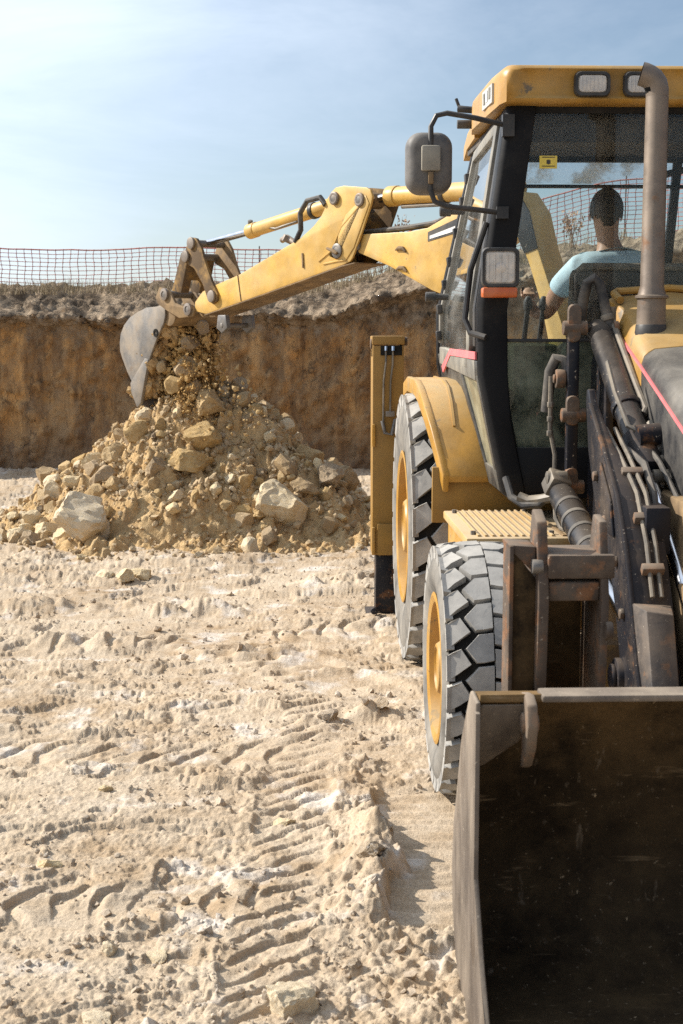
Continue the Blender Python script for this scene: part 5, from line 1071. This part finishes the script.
m = MB(); aplate(m, [(.92, 2.322), (.45, 2.45), (.45, 2.34), (.92, 2.262)], -.017, -.021); m2_ = MB(); aplate(m2_, [(.30, 2.56), (.14, 2.537), (.035, 2.40), (-.035, 2.18), (.07, 2.15), (.13, 2.26), (.24, 2.29)], -.012, -.022); P('boom_guard', m2_, 'black', boom, bevel=0.003)
lb = P('decal_band', m, 'decal_black', boom, bevel=0)
m = MB(); aplate(m, [(.90, 2.297), (.50, 2.385), (.50, 2.345), (.90, 2.277)], -.0145, -.0165); P('decal_stripe', m, 'white', boom, bevel=0)
for k in range(2):
    m = MB(); m.tube([AP(1.62, 2.36, -.08 - k * .05), AP(1.2, 2.368, -.08 - k * .05), AP(.9, 2.385, -.08 - k * .05), AP(.6, 2.50, -.08 - k * .05)], .017, 8); P('boom_hose', m, 'hose', boom, bevel=0)
m = MB(); apin(m, 1.62, 2.265, .0, -.24, .035); P('boom_pin', m, 'pin', boom, bevel=0.004)
# dipper: boxed nose and two cheeks round the boom end
dip = [(3.545, 1.905), (3.44, 1.985), (3.327, 2.019), (2.958, 2.102), (2.205, 2.344), (2.06, 2.42), (1.98, 2.48), (1.940, 2.53), (1.925, 2.58), (1.87, 2.64), (1.816, 2.672), (1.73, 2.678), (1.50, 2.650), (1.455, 2.63), (1.432, 2.585), (1.45, 2.53), (1.541, 2.353), (1.64, 2.18), (1.665, 2.158), (1.741, 2.137), (2.834, 1.918), (3.399, 1.81), (3.55, 1.835)]
nose = [(3.50, 1.90), (3.44, 1.985), (3.327, 2.019), (2.958, 2.102), (2.205, 2.344), (2.06, 2.42), (1.98, 2.48), (1.94, 2.50), (1.86, 2.15), (2.834, 1.918), (3.399, 1.81), (3.50, 1.83)]
m = MB(); aplate(m, dip, 0.012, -.006); dipper = P('dipper', m, 'yellow_clean', bevel=0.004)
m = MB(); aplate(m, dip, -.232, -.25); P('far_cheek', m, 'yellow_dirty', dipper, bevel=0.004)
m = MB(); aplate(m, [(t, z) for t, z in nose], -.008, -.230); P('dipper_box', m, 'yellow_clean', dipper, bevel=0.003)
m = MB(); aplate(m, [(1.60, 2.150), (1.741, 2.132), (2.834, 1.913), (3.399, 1.805), (3.399, 1.797), (2.834, 1.903), (1.741, 2.122), (1.60, 2.14)], .026, -.262); P('under_plate', m, 'brown_steel', dipper, bevel=0.002)
m = MB(); aplate(m, [(1.86, 2.20), (1.80, 2.18), (1.78, 2.36), (1.70, 2.48), (1.50, 2.60), (1.46, 2.54), (1.62, 2.25), (1.70, 2.17)], .018, .013); P('cheek_plate', m, 'yellow_clean', dipper, bevel=0.002)
m = MB(); m.tube([AP(1.56, 2.53, .014), AP(1.75, 2.40, .014), AP(1.86, 2.24, .014), AP(2.0, 2.17, .014)], .007, 6); m.tube([AP(1.95, 2.15, .014), AP(1.80, 2.12 + .045, .014), AP(1.70, 2.17, .014)], .007, 6); P('weld_bead', m, 'yellow_clean', dipper, bevel=0)
m = MB(); aplate(m, [(2.19, 2.235), (2.175, 2.235), (2.165, 2.13), (2.18, 2.13)], .022, .010); P('rib', m, 'brown_steel', dipper, bevel=0.002)
m = MB(); m.tube([AP(2.97, 2.10, .0135), AP(2.95, 2.0, .0135), AP(2.93, 1.905, .0135)], .005, 6); P('weld_bead', m, 'brown_steel', dipper, bevel=0)
for t, z, r in ((1.821, 2.597, .046), (1.552, 2.569, .046), (1.789, 2.235, .052)):
    m = MB(); apin(m, t, z, .035, -.27, r * .62); pn = P('pivot_pin', m, 'pin', dipper, bevel=0.004)
    m = MB(); m.lathe([(r * .55, .0), (r, .0), (r, .018), (r * .8, .024), (r * .55, .024)], AP(t, z, .012), AP(0, 0, 1) - AP(0, 0, 0), 20, closed=True); P('pin_collar', m, 'worn_steel' if r < .05 else 'pin', pn, bevel=0)
m = MB(); m.tube([AP(1.87, 2.255, .045), AP(1.80, 2.235, .055), AP(1.76, 2.215, .05)], [.010, .014, .012], 8); P('pin_keeper', m, 'brown_steel', dipper, bevel=0)
# stick ram lying along the boom
def ram(name, p0, p1, p2, rb, rr_, o, mat='yellow_clean'):
    a, b, c = AP(*p0, o), AP(*p1, o), AP(*p2, o); m = MB(); m.tube([a, a.lerp(b, .03), a.lerp(b, .985), b], [rb * .9, rb, rb, rb * .95], 22); q = P(name, m, mat, bevel=0)
    m = MB(); m.tube([b, c], rr_, 16); P('rod', m, 'chrome', q, bevel=0)
    m = MB(); m.tube([a.lerp(b, .93), b.lerp(c, .02)], rb * 1.12, 22); P('gland', m, mat, q, bevel=0.003)
    return q, a, b, c
q, a, b, c = ram('stick_ram', (.20, 2.56), (1.40, 2.59), (1.56, 2.572), .062, .030, -.12)
m = MB(); m.tube([a.lerp(b, .9) + Vector((0, -.02, -.075)), a.lerp(b, .55) + Vector((0, -.02, -.075)), a.lerp(b, .48) + Vector((0, -.01, -.10)), a.lerp(b, .3) + Vector((0, 0, -.15)), a.lerp(b, .12) + Vector((0, 0, -.2))], .014, 8); P('feed_pipe', m, 'pipe', q, bevel=0)
m = MB(); m.tube([a.lerp(b, .53), a.lerp(b, .565)], .068, 20); P('ram_band', m, 'plastic', q, bevel=0.003)
m = MB(); apin(m, 1.552, 2.569, -.07, -.17, .055); P('rod_eye', m, 'brown_steel', q, bevel=0.006)
# bucket ram
q, a, b, c = ram('bucket_ram', (1.85, 2.595), (2.98, 2.435), (3.55, 2.372), .052, .027, -.12)
m = MB(); m.tube([a.lerp(b, .98) + Vector((0, -.03, .05)), a.lerp(b, .90) + Vector((0, -.05, .02)), a.lerp(b, .72) + Vector((0, -.05, -.045)), a.lerp(b, .5) + Vector((0, -.04, -.04)), a.lerp(b, .36) + Vector((0, -.03, .045))], .011, 8); P('feed_pipe', m, 'pipe', q, bevel=0)
m = MB(); m.tube([a.lerp(b, .30), a.lerp(b, .335)], .060, 20); P('ram_band', m, 'plastic', q, bevel=0.003)
m = MB(); m.cyl(b + Vector((0, -.02, .05)), b + Vector((0, -.035, .08)), .02, 10); P('ram_fitting', m, 'pin', q, bevel=0.003)
m = MB(); m.tube([AP(2.28, 2.32, .0), AP(2.20, 2.40, .015), AP(2.20, 2.52, .02), AP(2.12, 2.60, .02), AP(1.98, 2.615, .015), AP(1.93, 2.56, .01)], .020, 10); P('hose', m, 'hose', bevel=0)
m = MB(); m.tube([AP(2.28, 2.30, -.02), AP(2.42, 2.36, -.03), AP(2.48, 2.34, -.03)], .024, 8); m.cbox(AP(2.40, 2.345, -.02), (.07, .05, .05), (.2, .4, .3)); P('hose_union', m, 'worn_steel', bevel=0.006)
m = MB(); m.tube([AP(2.2, 2.41, -.1), AP(2.0, 2.52, -.1)], .008, 6); P('hard_line', m, 'chrome', bevel=0)
# bell cranks and push link
crank = [(3.70, 2.22), (3.69, 2.31), (3.64, 2.39), (3.585, 2.41), (3.53, 2.40), (3.47, 2.33), (3.41, 2.20), (3.33, 2.06), (3.255, 1.965), (3.26, 1.91), (3.32, 1.885), (3.385, 1.915), (3.45, 2.04), (3.57, 2.17)]
m = MB(); aplate(m, [(t - .04, z) for t, z in crank], .03, .006); bc = P('bell_crank', m, 'yellow_dirty', bevel=0.004)
m = MB(); aplate(m, [(t - .03, z) for t, z in crank], -.27, -.295); P('bell_crank', m, 'brown_steel', bevel=0.004)
for t, z in ((3.55, 2.365), (3.28, 1.945), (3.63, 2.265)):
    m = MB(); apin(m, t, z, .045, -.30, .028); pn = P('link_pin', m, 'pin', bc, bevel=0.003)
    m = MB(); apin(m, t, z, .052, .030, .048, 14); P('pin_collar', m, 'worn_steel', pn, bevel=0.006)
m = MB(); aplate(m, [(3.72, 2.30), (3.62, 2.27), (3.73, 1.98), (3.86, 2.0)], .02, -.06); aplate(m, [(3.72, 2.30), (3.62, 2.27), (3.73, 1.98), (3.86, 2.0)], -.16, -.25); aplate(m, [(3.70, 2.20), (3.66, 2.18), (3.70, 2.08), (3.77, 2.10)], -.06, -.16); P('push_link', m, 'yellow_dirty', bevel=0.006)
ear = [(4.06, 1.985), (4.03, 2.03), (3.94, 2.02), (3.88, 1.99), (3.80, 1.90), (3.70, 1.87), (3.64, 1.895), (3.58, 1.885), (3.53, 1.84), (3.56, 1.79), (3.75, 1.78), (3.95, 1.85), (4.06, 1.90), (4.09, 1.95)]
# bucket
bo = [(3.96, 1.86), (4.04, 1.885), (4.081, 1.876), (4.24, 1.868), (4.378, 1.834), (4.50, 1.79), (4.594, 1.726), (4.652, 1.65), (4.671, 1.573), (4.665, 1.50), (4.636, 1.445), (4.56, 1.33), (4.469, 1.223), (4.40, 1.09), (4.375, 1.045)]
bi = [(3.97, 1.835), (4.04, 1.858), (4.08, 1.85), (4.23, 1.842), (4.36, 1.81), (4.48, 1.77), (4.573, 1.707), (4.63, 1.64), (4.648, 1.57), (4.64, 1.508), (4.613, 1.455), (4.54, 1.345), (4.447, 1.235), (4.385, 1.10), (4.365, 1.05)]
BW = .60
m = MB(); m.loft([[AP(t, z, .0), AP(t, z, -BW), AP(ti, zi, -BW), AP(ti, zi, .0)] for (t, z), (ti, zi) in zip(bo, bi)]); bk = P('digging_bucket', m, 'dipbucket', bevel=0.003, angle=40)
sp_ = bo[1:] + [(4.349, 1.096), (4.27, 1.28), (4.205, 1.452), (4.09, 1.62), (3.99, 1.741), (3.965, 1.80), (3.965, 1.86)]
for o in (.02, -BW):
    m = MB(); aplate(m, sp_, o, o - .022); P('side_plate', m, 'dipbucket', bk, bevel=0.004)
for o in (.028, -BW - .006):
    m = MB(); aplate(m, [(4.50, 1.235), (4.49, 1.16), (4.40, 1.03), (4.345, 1.07), (4.215, 1.44), (4.27, 1.45)], o, o - .03); P('side_cutter', m, 'dipbucket', bk, bevel=0.004)
m = MB(); m.lathe([(.016, 0), (.034, .0), (.034, .01), (.016, .01)], AP(4.10, 1.66, .018), AP(0, 0, 1) - AP(0, 0, 0), 16, closed=True); P('drain_hole', m, 'groove', bk, bevel=0)
m = MB(); aplate(m, ear, .03, .005); aplate(m, ear, -.225, -.25); P('bucket_ear', m, 'brown_steel', bk, bevel=0.005)
m = MB(); m.tube([AP(3.93, 1.80, .0), AP(3.93, 1.80, -BW)], .085, 18); P('torque_tube', m, 'brown_steel', bk, bevel=0.006)
for t, z in ((3.938, 1.972), (3.605, 1.848)):
    m = MB(); apin(m, t, z, .05, -.27, .03); pn = P('bucket_pin', m, 'pin', bk, bevel=0.003)
    m = MB(); m.lathe([(.026, 0), (.05, 0), (.05, .02), (.026, .025)], AP(t, z, .03), AP(0, 0, 1) - AP(0, 0, 0), 16, closed=True); P('pin_collar', m, 'worn_steel', pn, bevel=0)
for k in range(4):
    o = -.02 - k * .17; m = MB(); m.loft([[AP(4.42, 1.10, o), AP(4.37, 1.09, o), AP(4.37, 1.09, o - .06), AP(4.42, 1.10, o - .06)], [AP(4.345, .985, o - .015), AP(4.33, .985, o - .015), AP(4.33, .985, o - .045), AP(4.345, .985, o - .045)]]); P('tooth', m, 'worn_steel', bk, bevel=0.003)
m = MB(); aplate(m, [(3.20, 1.80), (3.10, 1.80), (3.08, 1.70), (3.15, 1.66), (3.22, 1.70)], .04, .0); aplate(m, [(3.20, 1.80), (3.10, 1.80), (3.08, 1.70), (3.15, 1.66), (3.22, 1.70)], -.20, -.24); apin(m, 3.15, 1.72, .045, -.25, .02); P('lifting_eye', m, 'pin', dipper, bevel=0.005)

# ---- soil spilling from the bucket
rs = np.random.RandomState(21); spill = []; cx = []
def AW(t, z, o): return (A0[0] + AD.x * t + AN.x * o, A0[1] + AD.y * t + AN.y * o, z)
for _ in range(15000):
    u_ = rs.rand() ** 0.8; z = 1.80 - 1.0 * u_
    t = 4.08 - .12 * u_ + rs.normal() * (.09 + .07 * u_) + (.06 if z < 1.3 else 0); o = -.12 - rs.rand() * .36 + rs.normal() * .05 * u_
    if z > 1.08:
        edge_t = np.interp(z, [1.05, 1.45, 1.74, 1.85], [4.37, 4.22, 4.02, 4.0])
        t = min(t, edge_t + .10)
    r = min(.045, rs.lognormal(math.log(.0068), .65)); spill.append((*AW(t, z, o), r))
crumbs('falling_soil', spill, 'heap', 'ochre soil and grit pouring from the backhoe bucket', 'falling soil')
sub = []
for _ in range(900):
    z = rs.uniform(1.12, 1.78); edge_t = np.interp(z, [1.05, 1.45, 1.74, 1.85], [4.37, 4.24, 4.06, 4.02]); t = edge_t + rs.uniform(-.03, .22); o = -.02 - rs.rand() * .44
    sub.append((*AW(t, z, o), rs.uniform(.03, .07)))
crumbs('bucket_soil', sub, 'heap', 'packed ochre soil still inside the backhoe bucket', 'soil')
FALL = [(3.93, 1.56, -.20, .075, 'squarish brown rock falling just below the bucket mouth'), (3.98, 1.40, -.20, .105, 'largest squared rock falling in the middle of the spill'), (4.05, 1.23, -.14, .085, 'rounded ochre rock falling under the largest one'),
        (3.93, 1.22, -.24, .070, 'rounded rock falling beside the ochre one, right of it'), (4.16, 1.38, -.08, .045, 'pale rock falling close to the bucket lip'), (4.05, 1.68, -.14, .07, 'rock wedged at the top of the bucket mouth'), (3.88, 1.70, -.28, .06, 'rock hanging at the far side of the bucket mouth'), (4.10, 1.04, -.10, .05, 'pale sliver of rock low in the spill')]
for i, (t, z, o, r, lab) in enumerate(FALL):
    stone('falling_rock', rock_mesh(130 + i, 3, 9, .06, (1, .9, .9), 'rock', 'rock' if i % 3 else 'rock_grey'), AW(t, z, o), r, (i * .3, i * .2, i), lab, 'rock')
spr = []
for _ in range(110):      # the arc of bits thrown off to the right of the spill
    u_ = rs.rand(); t = 3.75 - .70 * u_ + rs.normal() * .04; z = 1.40 - .50 * u_ ** 1.2 + rs.normal() * .035; spr.append((*AW(t, z, -.25 + rs.normal() * .12), rs.lognormal(math.log(.010), .5)))
crumbs('flying_chips', spr, 'rock', 'small pale chips bouncing off to the right of the spill', 'chips')

# ================================================================== THE OPERATOR, sitting with his back to the camera
def skin_obj(name, pts, edges, mat, parent, sub=2):
    me = bpy.data.meshes.new(name); me.from_pydata([p[0] for p in pts], edges, []); o = bpy.data.objects.new(name, me); COL.objects.link(o)
    o.modifiers.new('skin', 'SKIN'); 
    for v, p in zip(me.skin_vertices[0].data, pts): v.radius = p[1] if isinstance(p[1], tuple) else (p[1], p[1])
    me.skin_vertices[0].data[0].use_root = True
    sb = o.modifiers.new('sub', 'SUBSURF'); sb.levels = sub; sb.render_levels = sub
    dg = bpy.context.evaluated_depsgraph_get(); dg.update()
    nm = bpy.data.meshes.new_from_object(o.evaluated_get(dg)); o.modifiers.clear(); o.data = nm
    nm.polygons.foreach_set('use_smooth', [True] * len(nm.polygons)); nm.materials.clear(); nm.materials.append(MT[mat]); o.parent = parent
    return o
seatw = Matrix.Translation(MO) @ Matrix.Rotation(MR, 4, 'Z') @ Vector((-.02, 2.02, 1.49))
PE = empty('person', seatw, MR); tag(PE, 'operator in a pale blue T-shirt sitting in the cab with his back to the camera', 'person')
# local: x to the right of the picture, y away from the camera, z up from the seat
bp_ = [((0, .0, .10), (.15, .11)), ((0, -.01, .28), (.135, .10)), ((0, -.01, .46), (.165, .105)), ((0, .0, .555), (.10, .075)), ((-.012, .02, .625), .054), ((-.02, .035, .70), (.060, .070)), ((-.022, .04, .775), (.076, .092)), ((-.022, .04, .845), (.066, .078)),
       ((-.165, .01, .515), .068), ((-.24, .10, .40), .052), ((-.285, .19, .285), .042), ((-.345, .24, .29), .036), ((-.375, .20, .345), .028),
       ((.165, .01, .515), .068), ((.225, .08, .40), .052), ((.24, .19, .285), .042), ((.20, .36, .29), .032),
       ((-.10, .20, .08), .085), ((-.14, .48, .07), .062), ((-.14, .52, -.28), .045), ((.10, .20, .08), .085), ((.14, .48, .07), .062), ((.14, .52, -.28), .045)]
be = [(0, 1), (1, 2), (2, 3), (3, 4), (4, 5), (5, 6), (6, 7), (2, 8), (8, 9), (9, 10), (10, 11), (11, 12), (2, 13), (13, 14), (14, 15), (15, 16), (0, 17), (17, 18), (18, 19), (0, 20), (20, 21), (21, 22)]
body = skin_obj('body', bp_, be, 'skin', PE)
sh_ = [((0, .0, .06), (.165, .125)), ((0, -.01, .28), (.155, .118)), ((0, -.012, .45), (.185, .118)), ((0, -.004, .55), (.115, .086)), ((-.008, .008, .582), (.066, .066)), ((-.17, .008, .512), .082), ((-.225, .08, .425), .072), ((-.245, .11, .385), .070), ((.17, .008, .512), .082), ((.212, .06, .425), .072), ((.222, .085, .39), .070)]
skin_obj('t_shirt', sh_, [(0, 1), (1, 2), (2, 3), (3, 4), (2, 5), (5, 6), (6, 7), (2, 8), (8, 9), (9, 10)], 'shirt', PE)
tr_ = [((0, .0, .06), (.165, .125)), ((-.10, .20, .08), .095), ((-.14, .48, .07), .072), ((-.14, .52, -.30), .055), ((.10, .20, .08), .095), ((.14, .48, .07), .072), ((.14, .52, -.30), .055)]
skin_obj('trousers', tr_, [(0, 1), (1, 2), (2, 3), (0, 4), (4, 5), (5, 6)], 'trousers', PE)
# head details: hair cap, ears, nose, mouth, eyes on a face turned a little to the left
hc = Vector((-.022, .04, .79))
m = MB(); b = m.bm; bmesh.ops.create_icosphere(b, subdivisions=4, radius=1.0)
from mathutils import noise as mnz
for v in list(b.verts):
    p = v.co.copy(); nn = 1 + .02 * mnz.noise(p * 9) + .02 * mnz.noise(p * 30); v.co = hc + Vector((p.x * .084 * nn, p.y * .100 * nn - .004, p.z * .112 * nn + .004))
kill = [v for v in b.verts if (v.co.y - hc.y > .055 and v.co.z - hc.z < .045) or v.co.z - hc.z < -.040 - .050 * max(0, 1 - ((v.co.x - hc.x) / .058) ** 2) * (1 if v.co.y < hc.y else 0) + .008 * mnz.noise(v.co * 60) or (v.co.z - hc.z < -.03 and v.co.y - hc.y > .0)]
bmesh.ops.delete(b, geom=kill, context='VERTS'); P('hair', m, 'hair', PE, bevel=0, angle=80)
for s in (-1, 1):
    m = MB(); m.loft([[(hc.x + s * (.077 + .003 * k), hc.y + .012 + a * (1 - .25 * k), hc.z - .025 + c_ * (1 - .2 * k)) for a, c_ in rrect(.014, .026, .013)] for k in (0, 1, 2, 3)]); P('ear', m, 'skin', PE, bevel=0)
    m = MB(); m.lathe([(0.001, -.012), (.010, -.007), (.012, 0), (.010, .007), (.001, .012)], (hc.x + s * .032, hc.y + .086, hc.z - .005), (0, 1, 0), 12); P('eye', m, 'white', PE, bevel=0)
m = MB(); m.loft([[(hc.x - .008, hc.y + .090, hc.z), (hc.x + .008, hc.y + .090, hc.z), (hc.x, hc.y + .098, hc.z)], [(hc.x - .016, hc.y + .085, hc.z - .038), (hc.x + .016, hc.y + .085, hc.z - .038), (hc.x, hc.y + .118, hc.z - .036)]]); P('nose', m, 'skin', PE, bevel=0.004)
m = MB(); m.tube([(hc.x - .024, hc.y + .080, hc.z - .062), (hc.x, hc.y + .090, hc.z - .060), (hc.x + .024, hc.y + .080, hc.z - .062)], [.003, .006, .003], 8); P('mouth', m, 'skin', PE, bevel=0)
# hands: palm with four unequal fingers and a thumb, closed on the lever knobs
def hand(c, s):
    c = Vector(c); pts = [(c, (.030, .018)), (c + Vector((0, .03, .035)), (.034, .017))]; ed = [(0, 1)]
    for k, ln in enumerate((.030, .034, .032, .026)):
        x = (k - 1.5) * .018 * s; i = len(pts); pts += [(c + Vector((x, .045, .055)), .0095), (c + Vector((x, .045 + ln * .8, .052)), .0088), (c + Vector((x, .045 + ln * .9, .052 - ln)), .008), (c + Vector((x, .045 + ln * .3, .045 - ln * 1.1)), .0075)]
        ed += [(1, i), (i, i + 1), (i + 1, i + 2), (i + 2, i + 3)]
    i = len(pts); pts += [(c + Vector((-.034 * s, .020, .020)), .012), (c + Vector((-.048 * s, .042, .028)), .010), (c + Vector((-.036 * s, .062, .030)), .0085)]; ed += [(0, i), (i, i + 1), (i + 1, i + 2)]
    skin_obj('hand', pts, ed, 'skin', PE, 1)
hand((-.378, .185, .355), -1); hand((.195, .38, .29), 1)
